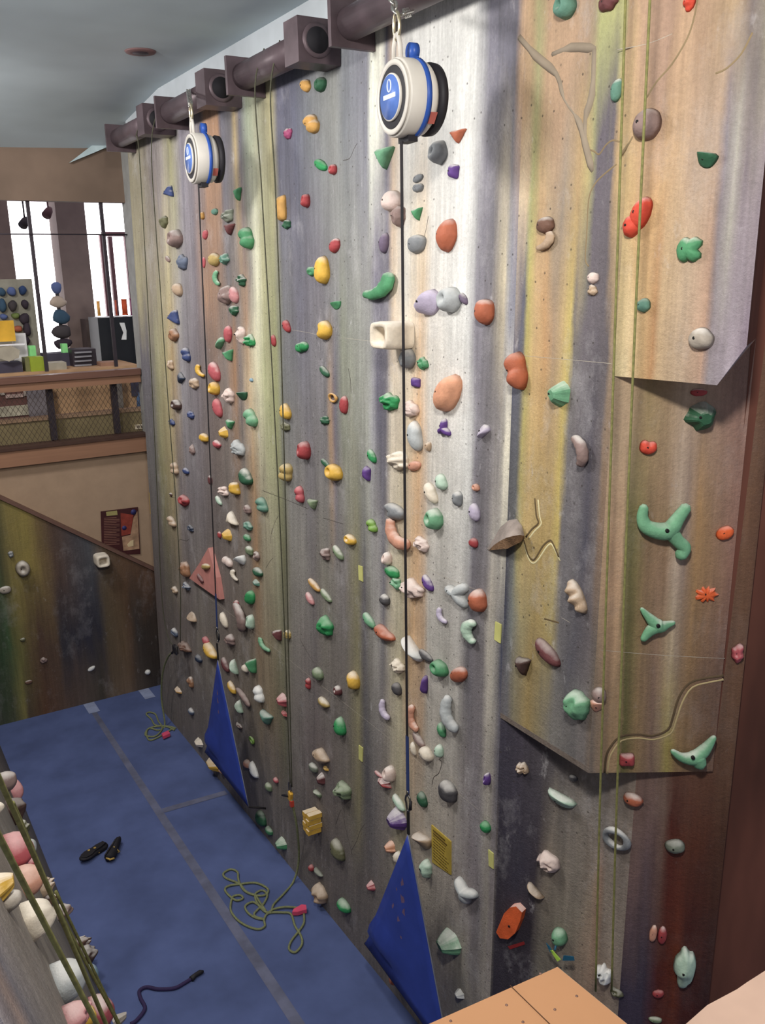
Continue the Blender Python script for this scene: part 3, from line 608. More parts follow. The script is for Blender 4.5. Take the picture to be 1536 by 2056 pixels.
H('''917 274 33 29 t tc -90;876 306 32 50 u gr;909 344 20 32 s pu 80;838 358 32 18 e gr 10;838 377 28 18 w gr 0;783 403 38 44 o pc;797 434 24 46 n mv;835 430 21 27 t gn -80
769 488 18 42 e pg 80;834 490 34 39 d gr -100;893 473 36 68 e tc 82;760 575 62 56 c gn 135;856 607 42 54 h ll 150;897 602 44 52 u lg;929 600 17 24 e pg -60;969 627 34 54 d tc -85
790 673 56 56 q cr;815 720 28 42 u gr;847 730 21 28 n gn;833 768 18 20 s pu 0;894 790 50 80 e eo 70;822 822 30 36 m pc;890 857 25 34 x pu 90;831 876 27 62 e lg -75
969 867 23 30 h ll -60;792 924 44 42 m cr;858 897 12 20 n tn;830 936 26 24 e sa 20;884 968 22 32 d pm 110;863 990 26 40 e cr -60;917 1002 17 32 d gr -90;954 979 15 16 u sa
789 1028 40 34 k gr 200;951 1029 20 36 e ll -80;868 1043 31 44 u mg;798 1074 46 56 c sa 60;842 1093 30 30 m pc;949 1090 17 20 o rd;775 1122 17 28 u pc;784 1149 28 26 o bg;792 1171 22 28 n mg
822 1183 48 44 m pc;857 1171 22 30 e pu -50;912 1190 46 52 x lg 60;956 1207 31 48 o tc;771 1205 18 24 o dk;887 1236 20 28 c ll 40;941 1266 28 50 c pm 0
823 1306 42 46 h wh 60;853 1317 28 22 e dk -10;795 1338 27 30 m cr;879 1343 32 34 u gn;918 1355 32 40 e tc 60;848 1374 15 36 h pu 0;795 1384 17 26 d dk -80
828 1441 22 50 c sa 20;903 1433 32 66 c lg 30;885 1466 16 28 e gn -80;839 1485 24 26 e mv -50;853 1514 26 30 o cr;829 1504 12 26 e cr -70;880 1508 15 26 d pm 90;896 1591 33 44 d dk -90
846 1606 19 30 e dg -80;977 1565 12 26 u pu;973 1661 19 24 o bg;799 1612 24 26 e pm -40;793 1647 34 44 b pu;843 1691 34 38 h tn 100;797 1722 14 24 o cr;853 1745 20 38 n pm
932 1796 44 50 x lg 30;897 1895 42 50 b mg;921 1997 16 20 b wh;791 1965 18 26 u tc;842 2020 20 22 n pk;760 1555 30 14 e pk 5;780 1554 20 32 u pc;769 1572 26 22 b rd''')
# ochre stretch and everything right of it
H('''1131 12 40 54 u tl|tall teal rounded climbing hold, cut by the picture's top edge;1092 452 34 36 o bn;1095 484 36 38 c tn 150;1189 558 22 24 o pc;1188 582 20 24 n tn;1033 745 38 78 w tc -65
1118 792 38 54 b mg;1164 906 36 62 c mv 200;1096 1311 50 46 e mr -40;1047 1338 28 38 t db -80;1153 1199 42 62 i tn -55;1153 1419 46 62 n mg''')
H('''1218 4 40 40 n mr;1236 181 22 48 e tl 80''')
H('''1382 6 26 34 n br;1295 248 56 66 o mv;1418 320 44 36 h dg 80;1284 428 44 68 e br 75|large bright orange-red oval hold, upper half of the pair behind the ropes
1266 454 36 46 o br|round orange-red knob, lower half of the pair behind the ropes;1381 501 52 52 f gn 0;1290 613 28 30 o tl;1405 680 52 46 o bz''', 'V')
H('''1303 899 36 30 k br 80;1410 838 66 60 b dg|big dark green hold in the shadow under the overhang;1404 788 44 16 e rd 0|dull red hold tucked right below the overhang's bottom edge
1457 1071 36 30 e or 10;1421 1194 48 34 g or;1204 1398 30 32 o mv;1200 1420 28 26 h sa 90;1260 1527 32 26 s rd''', 'B')
H('''1047 1544 26 26 m tn;1125 1610 58 34 h pm 80;1269 1607 40 28 o tc;1239 1684 58 48 r gr;1097 1734 46 42 m pc;1072 1794 36 30 h tn 60;1121 1884 30 36 o mg
1209 1958 34 38 m wh;1237 1995 28 20 n ol;1150 1563 18 14 o dk''', 'L')
H('''1356 1702 42 28 o gg;1312 1876 16 34 e sa 80;1330 1880 20 36 e rd 85;1376 1950 46 84 n pm 60;1322 1997 24 16 e rd 10;1316 2049 28 12 o sg;1482 1314 26 40 n rr''', 'R')
H('''22 1114 12 14 n gr;47 1143 30 32 u bz;204 1124 27 24 q cr;11 1185 26 16 e bz 0;88 1326 16 12 n mv;184 1343 16 10 e wh 20;297 1350 12 10 o wh;58 1370 16 9 e bn 0;46 1285 12 8 o ol''', 'F')
# the large sculpted holds ----------------------------------------------------
def big_tube_hold(name, arms, surf, col, radii, label, lift=.05):
    s = SURF[surf]; g = MB()
    for pts, rs in zip(arms, radii):
        P = [s.at(x, y, lift) for x, y in pts]; sp = smooth_path(P, 5)
        rr = []
        n = len(sp)
        for i in range(n):
            t = i/(n-1)*(len(rs)-1); k = min(int(t), len(rs)-2); rr.append(rs[k]+(rs[k+1]-rs[k])*(t-k))
        e0 = sp[0]+(sp[0]-sp[1]).normalized()*rr[0]*.6; e1 = sp[-1]+(sp[-1]-sp[-2]).normalized()*rr[-1]*.6
        g.tube([e0]+sp+[e1], [rr[0]*.45]+rr+[rr[-1]*.45], 14)
    o = g.build(name, hmat(col)); tag(o, label, 'climbing hold', 'climbing holds on the wall')
    c = arms[0][len(arms[0])//2]; bt = MB(); q = s.at(c[0], c[1], lift+max(max(r) for r in radii)*.98)
    bt.lathe([(-.01, .009), (.002, .009), (.002, .004)], q, s.n, 12); b = bt.build('bolt', M_BOLT, o); return o
big_tube_hold('climbing_hold', [[(1293,1018),(1290,1040),(1302,1060),(1340,1066),(1362,1040),(1378,1018)], [(1345,1066),(1360,1085),(1374,1100),(1366,1116)]], 'B', 'mg',
              [[.02,.026,.034,.042,.030,.024], [.036,.030,.030,.028]], 'large mint green branching three-armed climbing hold on the brown panel', .03)
big_tube_hold('climbing_hold', [[(1350,1508),(1368,1520),(1392,1522),(1414,1506),(1434,1480)], [(1400,1520),(1406,1536)]], 'B', 'mg', [[.012,.022,.036,.030,.012], [.04,.03]],
              'long mint green wing-shaped ledge hold at the brown panel bottom', .03)

big_tube_hold('climbing_hold', [[(1288,1222),(1300,1236),(1322,1257),(1340,1254),(1353,1250)], [(1322,1257),(1306,1266),(1291,1284)]], 'B', 'mg', [[.008,.018,.034,.018,.010], [.032,.026,.014]],
              'pointed mint green three-armed star hold below the large branching hold', .02)
# orange volume, pink triangle volume, rock ledge --------------------------------
g = MB(); s = SL
poly = [(1000,1862),(1012,1834),(1024,1822),(1036,1820),(1048,1832),(1044,1850),(1034,1874),(1020,1886),(1004,1884),(996,1872)]
front_ = [s.at(x, y, .045) for x, y in poly]
g.prism(front_, -s.n*.044)
o = g.build('climbing_hold', mat('hold_orange', PAL['or_'][0], .6, chalk=.2)); tag(o, 'large flat bright orange slab climbing hold on the dark lower wall', 'climbing hold', 'climbing holds on the wall')
bt = MB(); bt.lathe([(-.01, .007), (.002, .007), (.002, .003)], s.at(1022, 1860, .046), s.n, 10); bt.build('bolt', M_BOLT, o)
g = MB(); g.prism([s.at(1020,1900,.002), s.at(1052,1890,.002), s.at(1054,1896,.002), s.at(1024,1906,.002)], s.n*.002)
tag(g.build('tape_mark', mat('red_tape', (170, 40, 40), .6)), 'strip of red tape below the large orange slab hold', 'tape')
s = SA
g = MB(); fr_ = [s.at(x, y, .05) for x, y in ((418,1100),(401,1130),(380,1161),(408,1181),(441,1204),(434,1160))]
g.prism(fr_, -s.n*.049)
vol = g.build('climbing_volume', mat('volume_pink', (206, 128, 118), .7, chalk=.3)); tag(vol, 'large pink triangular climbing volume beside the far auto-belay webbing', 'climbing volume')
hold(412, 1138, 20, 18, 'e', 'mu', 40, off=.052, desc='mustard oval hold bolted on the pink triangular volume', pf=.4)
hold(401, 1161, 18, 14, 'e', 'mr', -30, off=.052, desc='maroon oval hold bolted on the pink triangular volume', pf=.4)
g = MB()
led = [(978,1102),(992,1080),(1005,1058),(1022,1044),(1038,1042),(1048,1056),(1052,1075)]
up = [s.at(x, y, .004) for x, y in led]; lip = [s.at(x, y, o_) for x, y, o_ in ((982,1104,.01),(992,1094,.05),(1004,1086,.075),(1016,1080,.085),(1030,1076,.085),(1044,1074,.07),(1053,1076,.02))]
bot = [s.at(x, y, o_) for x, y, o_ in ((980,1106,0),(990,1104,.03),(1002,1103,.055),(1018,1102,.06),(1034,1094,.05),(1046,1088,.03),(1053,1080,0))]
n = 7; g.add(up+lip, [(i, i+1, n+i+1, n+i) for i in range(n-1)], True)
tag(g.build('rock_ledge', mat('rock_ledge_paint', (150, 136, 128), .8, var=.35, scale=9, bump=.5), ), 'sculpted grey rock ledge moulded out of the wall beside the carved zigzag crack', 'ledge')
led_ = bpy.data.objects['rock_ledge']; g = MB(); g.add(lip+bot, [(i, i+1, n+i+1, n+i) for i in range(n-1)], True); g.build('ledge_underside', mat('ledge_brown', (150, 112, 78), .8, var=.4, scale=16, bump=.6), led_)

# ------------------------------------------------------------------ holds on the near left slab, seen from above along its face
def solveS(px, py, w, h):
    off = .035; P = SS.at(px, py, off); dep = (P-CAM).dot(ROW[2]); s_ = dep/F
    size = min(max(h*s_, .05), .19); wid = min(max(w*s_, .04), .12)
    while P.z < .12: off += .01; P = SS.at(px, py, off)
    off = min(off, .035); P = P-SS.n*0
    return P-SS.n*off, size*1.1, size*1.0, max(.05, min(.10, wid*.95))
for t in ('14 1567 45 42 o mv', '31 1584 24 40 e pk 60', '30 1622 44 52 n db', '1 1618 16 26 o cr', '52 1657 20 30 n ol', '36 1708 50 70 k rr 0', '64 1697 22 36 o lg',
          '71 1728 16 28 o rr', '18 1768 38 54 b ye', '60 1766 46 68 o sa', '92 1776 34 38 m tn', '74 1842 60 66 s cr', '124 1830 36 34 n mv', '107 1803 24 22 n bn', '34 1800 22 40 e bz',
          '166 1890 28 28 m bn', '178 1914 30 32 n db', '136 1968 66 82 d lg -90', '192 1948 14 34 e sk', '158 2040 56 56 n pk', '203 2026 48 66 o rr', '182 2034 28 40 e ye', '238 2047 26 20 b bz'):
    f = t.split(); hold(float(f[0]), float(f[1]), float(f[2]), float(f[3]), f[4], f[5], float(f[6]) if len(f) > 6 else 0, 'S')

# ------------------------------------------------------------------ labels for the holds: look first, then what stands next to it
def zone(h):
    if h['surf'] == 'S': return 'on the near left slab'
    if h['surf'] == 'F': return 'on the far sloped-top board'
    if h['surf'] == 'V': return 'on the upper overhang'
    if h['surf'] == 'B': return 'on the brown panel'
    if h['surf'] == 'L': return 'on the dark lower wall'
    if h['surf'] == 'R': return 'on the red-brown wall'
    z = h['P'].z; lv = 'high' if z > 4.6 else ('low' if z < 1.8 else 'midway')
    x = h['x'] + (1100-h['y'])*.02
    if h['x'] > 985: return 'on the ochre panel'
    ar = 'left of far strap' if x < 418 else ('right of far strap' if x < 505 else ('left of middle ropes' if x < 562 else ('right of middle ropes' if x < 690 else ('left of near strap' if x < 812 else 'right of near strap'))))
    return lv+' '+ar
for h in HOLDS: h['zone'] = zone(h); h['base'] = h['col']+' '+h['kind']
seen = {}
def direction(h, k):
    dx, dy = k['x']-h['x'], k['y']-h['y']
    if abs(dy) > 1.1*abs(dx): return 'above' if dy > 0 else 'below'
    return 'left of' if dx > 0 else 'right of'
used_labels = set()
for h in HOLDS:
    o = h['o']
    if h['desc']: lab = h['desc']
    else:
        size = 'tiny' if max(h['U'], h['V']) < .055 else ('small' if max(h['U'], h['V']) < .085 else ('large' if max(h['U'], h['V']) > .17 else ''))
        near = sorted([k for k in HOLDS if k is not h and k['surf'] == h['surf']], key=lambda k: (k['x']-h['x'])**2+(k['y']-h['y'])**2)
        lab = None
        for k in near[:6]:
            l = ' '.join((size+' '+h['base']+' hold, '+direction(h, k)+' '+k['col']+' '+k['kind']+' one, '+h['zone']).split())
            rivals = [q for q in HOLDS if q is not h and q['base'] == h['base'] and q['zone'] == h['zone']]
            if l not in used_labels: lab = l; break
    if len(lab.split()) > 16: lab = lab.replace(' hold ', ' ', 1)
    used_labels.add(lab)
    g_ = {'S': 'holds on the near left slab', 'F': 'holds on the far board'}.get(h['surf'], 'climbing holds on the wall')
    tag(o, lab, 'climbing hold', g_)

# ================================================================== BELAY BARS, AUTO-BELAYS, STRAPS, GATES
m_bar = mat('bar_dark_steel', (92, 76, 82), .42, metal=.25, var=.25, scale=6)
m_barhole = mat('pipe_bore', (26, 24, 30), .8)
BZ = 6.365; BX = 2.77
def belay_bar(y_near, y_far, label):
    t = thing('belay_bar', label, 'belay bar', (BX, (y_near+y_far)/2, BZ), 'dark steel belay bars')
    g = MB(); g.lathe([(0, .088), (y_far-y_near, .088)], (BX, y_near, BZ), (0, 1, 0), 28); g.build('pipe', m_bar, t)
    for y in (y_near, y_far):
        d = .16 if y == y_near else .035
        g = MB(); g.bb((BX-.125, y-(0.03 if y == y_near else 0), BZ-.125), (2.93, y+d, BZ+.125)); g.build('bracket', m_bar, t)
    g = MB(); g.lathe([(0, .098), (.012, .098), (.012, .074)], (BX-.0, y_near-.03, BZ), (0, -1, 0), 28); c = g.build('collar', m_bar, t)
    g = MB(); g.lathe([(0, .074), (.014, .074)], (BX, y_near-.03, BZ), (0, -1, 0), 28); g.build('bore', m_barhole, t)
belay_bar(8.30, 9.48, 'leftmost dark steel belay bar, at the far end of the climbing wall')
belay_bar(6.80, 7.92, 'dark steel belay bar above the far auto-belay')
belay_bar(5.26, 6.34, 'dark steel belay bar between the two auto-belays, middle ropes over it')
belay_bar(3.35, 4.82, 'nearest dark steel belay bar, behind the near auto-belay chain')

m_cream = mat('belay_cream_case', (206, 200, 190), .45, var=.05); m_blue = mat('belay_blue', (38, 84, 186), .4, var=.05)
m_disc = mat('belay_blue_label', (84, 124, 214), .35, var=.1, scale=20); m_blk = mat('belay_black', (38, 36, 42), .6)
m_chain = mat('chain_steel', (190, 186, 178), .3, metal=.9); m_whiteprint = mat('white_print', (208, 220, 244), .5)
def chain(name, pts, label):
    pts = [Vector(p) for p in pts]; L = (pts[1]-pts[0]).length; n = int(L/.042)
    t = thing(name, label, 'chain', pts[1]); ax = (pts[1]-pts[0]).normalized()
    s0 = ax.cross(Vector((0, 1, 0))).normalized(); s1 = ax.cross(s0)
    for i in range(n):
        c = pts[0]+ax*(L*(i+.5)/n); q = s0 if i % 2 else s1
        P = [c+ax*(math.cos(a)*.034)+q*(math.sin(a)*.017) for a in [2*math.pi*k/14 for k in range(14)]]
        g = MB(); g.tube(P, .0058, 6, closed=True); g.build('link', m_chain, t)
def auto_belay(C, label, chains):
    C = Vector(C); al = math.radians(5); nrm = Vector((-math.cos(al), math.sin(al), 0)); sd = Vector((nrm.y, -nrm.x, 0))
    t = thing('auto_belay', label, 'auto-belay', C, 'round cream and blue auto-belay devices')
    R = .170; K = .76
    g = MB(); g.lathe([(K*a_, b_) for a_, b_ in [(-.015, R*.93), (0, R*.985), (.035, R), (.12, R), (.13, R*.97)]], C-nrm*.03, nrm, 48); g.build('front_housing', m_cream, t)
    g = MB(); g.lathe([(K*a_, b_) for a_, b_ in [(.129-.03, R*.95), (.137-.03, R*.93), (.137-.03, R*.80), (.125-.03, R*.79)]], C, nrm, 48); g.build('front_rim', m_cream, t)
    g = MB(); g.lathe([(K*a_, b_) for a_, b_ in [(.09, R*.80), (.103, R*.80), (.106, R*.76)]], C, nrm, 48); dk = g.build('dark_face', m_blk, t)
    g = MB(); g.lathe([(K*a_, b_) for a_, b_ in [(.10, R*.60), (.118, R*.60), (.121, R*.57)]], C, nrm, 40); g.build('label_rim', m_cream, t)
    g = MB(); g.lathe([(K*a_, b_) for a_, b_ in [(.118, R*.565), (.1225, R*.565)]], C, nrm, 40); dsc = g.build('label_disc', m_disc, t)
    g = MB(); q = C+nrm*(.1235*K)
    def fl(a0, b0, a1, b1): g.box(q+sd*((a0+a1)/2)+Vector((0, 0, (b0+b1)/2)), (abs(a1-a0), .002, abs(b1-b0)), (sd, nrm, Vector((0, 0, 1))))
    fl(-.06, -.006, .06, .014); g.tube([q+sd*(.018*math.cos(k*math.pi/10))+Vector((0, 0, .048+.026*math.sin(k*math.pi/10))) for k in range(20)], .0035, 6, closed=True)
    g.build('printed_emblem', m_whiteprint, dsc)
    g = MB(); g.lathe([(K*a_, b_) for a_, b_ in [(-.045, R*.96), (-.045, R*1.03), (-.015, R*1.03), (-.015, R*.96)]], C, nrm, 48); g.build('blue_band', m_blue, t)
    g = MB(); g.lathe([(K*a_, b_) for a_, b_ in [(-.12, R*.80), (-.09, R*.93), (-.04, R*.95)]], C, nrm, 48); g.build('rear_housing', m_cream, t)
    g = MB(); g.lathe([(K*a_, b_) for a_, b_ in [(-.175, R*.70), (-.17, R*.92), (-.135, R*.94), (-.118, R*.84)]], C, nrm, 48); g.build('rear_cover', m_blk, t)
    g = MB(); hb = C-nrm*.03+Vector((0, 0, R)); g.lathe([(-.018, .038), (.018, .038)], hb+Vector((0, 0, .03)), nrm, 20); g.box(hb+Vector((0, 0, .005)), (.06, .034, .05), (sd, nrm, Vector((0, 0, 1)))); g.build('blue_lug', m_blue, t)
    g = MB(); hp = C+nrm*.05+Vector((0, 0, R-.02))
    for e in (-1, 1):
        g.tube([hp+sd*(.035*e), hp+sd*(.03*e)+Vector((0, 0, .07)), hp+sd*(.008*e)+Vector((0, 0, .12))], .011, 8)
    g.build('hanger', m_cream, t)
    g = MB(); cc = hp+Vector((0, 0, .15)); g.tube([cc+sd*(.028*math.cos(a))+Vector((0, 0, .055*math.sin(a))) for a in [2*math.pi*k/20 for k in range(20)]], .008, 8, closed=True)
    g.build('shackle', mat('brass_steel', (196, 184, 150), .3, metal=.8), t)
    g = MB(); g.box(C+nrm*.0+Vector((0, 0, -R-.006)), (.10, .05, .03), (sd, nrm, Vector((0, 0, 1)))); g.build('strap_outlet', m_blk, t)
    g = MB()
    for k, (aa, zz, cl) in enumerate(((.0, 0, 0),)):
        e = sd*-1 if sd.dot(CAM-C) < 0 else sd
        a_ = math.radians(-38); d = e*math.cos(a_)+Vector((0, 0, math.sin(a_)))
        g.box(C-nrm*.06+d*(R*.945), (.055, .035, .004), (e*-math.sin(a_)+Vector((0, 0, math.cos(a_))), nrm, d))
    g.build('warning_sticker', mat('red_sticker', (196, 92, 80), .5), t)
    return hp+Vector((0, 0, .2))
c1 = onX(818, 198, 2.46); top1 = auto_belay(c1, 'large near auto-belay drum with a blue round label, hanging by a chain', 1)
c2 = onX(404, 319, 2.46); top2 = auto_belay(c2, 'far auto-belay drum with a blue round label, left side of wall', 1)
a1 = onX(779, -30, 2.5); chain('chain', [a1, top1], 'long steel chain holding up the near auto-belay')
chain('chain', [onX(824, 24, BX-.10), top1+Vector((.03, -.01, 0))], 'short safety chain from nearest belay bar to the near auto-belay')
chain('chain', [onX(378, 182, BX-.10), top2], 'steel chain holding up the far auto-belay from the bar')
m_strap = mat('black_webbing', (34, 30, 34), .8); m_bweb = mat('blue_webbing', (40, 60, 120), .8)
m_gate = mat('blue_vinyl', (44, 68, 176), .45, var=.14, scale=5, spec=.4)
def ribbon(g, pts, w_, th=.003, side=Vector((0, 1, 0))):
    for a, b in zip(pts[:-1], pts[1:]):
        a = Vector(a); b = Vector(b); ax = (b-a); g.box((a+b)/2, (w_, th, ax.length), (side, side.cross(ax).normalized(), ax.normalized()))
def strap(top, p_mid, p_end, label):
    t = thing('auto_belay_strap', label, 'strap', top, 'auto-belay straps'); g = MB(); ribbon(g, [top, p_mid], .022); g.build('black_webbing', m_strap, t)
    g = MB(); ribbon(g, [p_mid, p_end], .026, .006); g.build('blue_end_sling', m_bweb, t)
GX = 2.56
e1 = onX(819, 1592, GX); e2 = onX(436, 1262, GX)
strap(c1+Vector((-.03, 0.01, -.185)), onX(817.5, 1478, GX), e1, 'thin dark strap hanging from the near auto-belay to the large blue gate')
strap(c2+Vector((-.03, 0.01, -.185)), onX(433, 1192, GX), e2, 'thin dark strap hanging from the far auto-belay to the smaller blue gate')
m_metal = mat('carabiner_steel', (120, 118, 116), .3, metal=.9); m_ye = mat('gear_yellow', (230, 168, 40), .5); m_red = mat('gear_red', (206, 60, 40), .5)
def carabiner(c, label, h_=.11, body=None):
    c = Vector(c); t = thing('carabiner', label, 'carabiner', c); g = MB()
    P = [c+Vector((0, .026*math.sin(a)*(1.1 if math.cos(a) > 0 else .75), h_/2*math.cos(a))) for a in [2*math.pi*k/22 for k in range(22)]]
    g.tube(P, .0065, 8, closed=True); g.build('body', body or m_metal, t)
    g = MB(); g.tube([c+Vector((0, -.026, -.03)), c+Vector((0, -.028, .025))], .0095, 8); g.build('gate_sleeve', m_blk, t)
    g = MB(); g.tube([c+Vector((0, 0, h_/2-.004)), c+Vector((0, 0, h_/2+.03))], .010, 8); g.build('swivel', m_metal, t)
carabiner(e1+Vector((0, 0, -.07)), 'steel carabiner between near strap and the large blue gate')
carabiner(e2+Vector((0, 0, -.07)), 'steel carabiner between far strap and the smaller blue gate')
def gate(ap, l, r, label, marks):
    t = thing('belay_gate', label, 'belay gate', ((l.x+r.x)/2, (l.y+r.y)/2, min(l.z, r.z)), 'blue triangular belay gates')
    n_ = 14; vs = []; fs = []; idx = {}
    for i in range(n_+1):
        for j in range(i+1):
            k = i/n_; m_ = j/i if i else .5
            P = ap.lerp(l.lerp(r, m_), k)
            sag = math.sin(m_*math.pi)*k*k
            P = P+Vector((-.035*math.sin(m_*math.pi)*k-.05*math.exp(-((k-.82)/.06)**2-((m_-.15)/.25)**2)+.03*math.exp(-((k-.92)/.05)**2-((m_-.2)/.3)**2), 0, .07*sag*(k**4)))
            idx[i, j] = len(vs); vs.append(P)
    for i in range(n_):
        for j in range(i+1):
            fs.append((idx[i, j], idx[i+1, j], idx[i+1, j+1]))
            if j < i: fs.append((idx[i, j], idx[i+1, j+1], idx[i, j+1]))
    g = MB(); g.add(vs, fs, True); sh = g.build('vinyl_sheet', m_gate, t)
    md = sh.modifiers.new('thickness', 'SOLIDIFY'); md.thickness = .006
    g = MB(); g.tube([vs[idx[i, i]]+Vector((-.003, 0, 0)) for i in range(n_+1)], .004, 6); g.build('edge_binding', mat('gate_binding', (120, 124, 140), .6), t)
    g = MB(); g.tube([vs[idx[n_, j]] for j in range(n_+1)], .007, 6); g.build('hem', mat('dark_hem', (30, 30, 44), .8), t)
    g = MB(); ribbon(g, [ap+Vector((0, 0, .0)), ap+Vector((0, 0, .16))], .02, .01); g.build('sling', m_strap, t)
    for p_, e_ in ((l, .06), (r, -.04)):
        g = MB(); g.tube([p_, p_+Vector((.14, e_*1.2, -.04))], .009, 6); g.build('anchor_strap', m_strap, t)
    # rubbed and faded printing on the sheet
    g = MB()
    for (k, m_, a, b) in marks:
        P = ap.lerp(l.lerp(r, m_), k)+Vector((-.035*math.sin(m_*math.pi)*k-.006, 0, 0)); q = []
        for e in range(9):
            an = 2*math.pi*e/9; rr_ = 1+.35*math.sin(e*2.3+k*30); q.append(P+Vector((0, a*rr_*math.cos(an), b*rr_*math.sin(an))))
        g.add(q, [tuple(range(9))])
    g.build('worn_print', mat('worn_print', (120, 92, 130), .7), t)
gate(onX(820, 1675, GX), onX(733, 1895, GX), onX(905, 2130, GX), 'large blue triangular belay gate hanging from the near strap', [(.30, .40, .018, .035), (.40, .45, .022, .05), (.46, .50, .016, .04), (.38, .25, .008, .02), (.5, .25, .016, .025), (.54, .4, .02, .03), (.62, .47, .012, .02)])
gate(onX(438, 1325, GX), onX(412, 1510, GX), onX(500, 1620, GX), 'smaller blue triangular belay gate hanging from the far strap', [(.28, .4, .012, .03), (.36, .42, .014, .05), (.44, .45, .012, .03)])

# ------------------------------------------------------------------ ropes
m_rope = mat('green_rope', (122, 128, 84), .85, var=.25, scale=60); m_ropey = mat('yellow_green_rope', (122, 120, 62), .85, var=.25, scale=60)
m_roped = mat('dark_green_rope', (76, 76, 58), .85, var=.25, scale=60)
def rope(name, pts, r, m, label, group=None, sm=True, cat='rope'):
    g = MB(); g.tube(smooth_path(pts, 5) if sm else pts, r, 7); o = g.build(name, m); tag(o, label, cat, group); return o
RX = 2.70
rope('climbing_rope', [onX(1256, -60, RX), onX(1256, 0, RX), onX(1232, 750, RX), onX(1206, 1560, RX), onX(1196, 1990, RX)], .0052, m_ropey, 'left strand of the yellow-green rope pair over the ochre panel edge', 'yellow-green climbing ropes')
rope('climbing_rope', [onX(1307, -60, RX), onX(1305, 0, RX), onX(1271, 750, RX), onX(1240, 1560, RX), onX(1228, 1990, RX)], .0052, m_ropey, 'right strand of the yellow-green rope pair over the brown panel', 'yellow-green climbing ropes')
RM = 2.66
def mp(lst, X): return [onX(x, y, X) for x, y in lst]
rope('climbing_rope', [(BX-.02, onX(509, 170, RM).y, BZ+.095)]+mp([(512,176),(524,360),(536,560),(549,790),(562,1050),(572,1280),(578,1450),(583,1580)], RM), .0048, m_roped, 'left strand of dark rope over the middle belay bar', 'dark climbing ropes over the middle bar')
rope('climbing_rope', [(BX-.02, onX(540, 165, RM).y, BZ+.095)]+mp([(543,180),(552,360),(560,560),(567,790),(574,1050),(579,1300),(583,1450),(586,1580)], RM), .0048, m_roped, 'right strand of dark rope over the middle belay bar', 'dark climbing ropes over the middle bar')
rope('climbing_rope', [(BX-.02, onX(274, 262, RM).y, BZ+.095)]+mp([(274,270),(279,302),(293,540),(304,750),(316,1000),(325,1200),(338,1280),(355,1300)], RM), .0045, m_roped, 'left strand of dark rope hanging from the leftmost belay bar', 'dark climbing ropes at the far end')
rope('climbing_rope', [(BX-.02, onX(303, 250, RM).y, BZ+.095)]+mp([(304,290),(313,461),(322,580),(330,700),(343,880),(354,1020),(362,1180),(362,1290)], RM), .0045, m_roped, 'right strand of dark rope hanging from the leftmost belay bar', 'dark climbing ropes at the far end')
def fz(lst, z=.012): return [onZ(x, y, z) for x, y in lst]
S_ = 2.56
pile = [(1140,480),(1110,490),(1070,450),(1055,400),(1090,378),(1118,400),(1100,445),(1068,478),(1050,500),(1060,515),(1085,522),(1105,528),(1060,520),(1020,495),(1004,460),(1040,438),(1075,455),(1110,485),(1080,440),(1056,405),
        (1010,385),(975,345),(905,315),(893,290),(930,270),(965,285),(970,325),(1000,380),(1060,404),(1110,400),(1120,370),(1060,340),(985,345),(920,355),(900,375),(925,408),(960,430),(992,420),(980,403),(945,408),(933,430),(930,480),(960,525),(1010,560),(1070,578),(1105,562),(1102,528),(1125,495),(1200,492),(1240,500),(1260,560),(1290,610),(1296,655),(1262,696),(1230,680),(1240,640),(1282,585),(1306,545),(1306,498)]
wallp = [onX(585, 1605, RM), onX(596, 1660, 2.70), SA.at(600, 1725, .02), onZ(590, 1768, .02)]
rope('climbing_rope', wallp+fz([(572,1792),(550,1815)])+fz([(100+x/S_, 1640+y/S_) for x, y in pile]), .0095, m_rope, 'loose green rope tangled in loops on the blue mat below the middle belay bar')
rope('climbing_rope', fz([(100+x/S_, 1640+y/S_) for x, y in [(1135,490),(1150,475),(1210,463),(1275,467)]], .02), .0095, m_rope, 'short straight length of green rope leading to the pink tag on the mat')
g = MB(); P = fz([(587,1838),(590,1832),(606,1823),(615,1824),(616,1833),(598,1838)], .012); g.prism(P, (0, 0, .035))
tag(g.build('rope_tag', mat('hot_pink', (236, 70, 110), .6)), 'hot pink tag at the end of the tangled green rope', 'tag')
hp_ = [(350,1302),(336,1322),(328,1350),(325,1400),(326,1440),(335,1462)]
rope('climbing_rope', [onX(351, 1308, RM), onX(338, 1318, RM), onX(327, 1350, RM), onX(324, 1400, RM)]+[onZ(331, 1456, .02)]+fz([(318,1466),(300,1462),(294,1472),(300,1486),(318,1480),(345,1464),(352,1462),(335,1458),(312,1456),(304,1444),(294,1434),(300,1430),(312,1434),(318,1448),(326,1462),(312,1478),(292,1476),(300,1462),(330,1458),(350,1466)]), .010, m_rope, 'small tangle of green rope on the blue mat in the far corner')
g = MB(); g.prism(fz([(325,1478),(338,1472),(342,1478),(328,1484)], .02), (0, 0, .035)); tag(g.build('rope_tag', mat('hot_pink', (236, 70, 110), .6)), 'hot pink tag on the rope tangle in the far corner', 'tag')
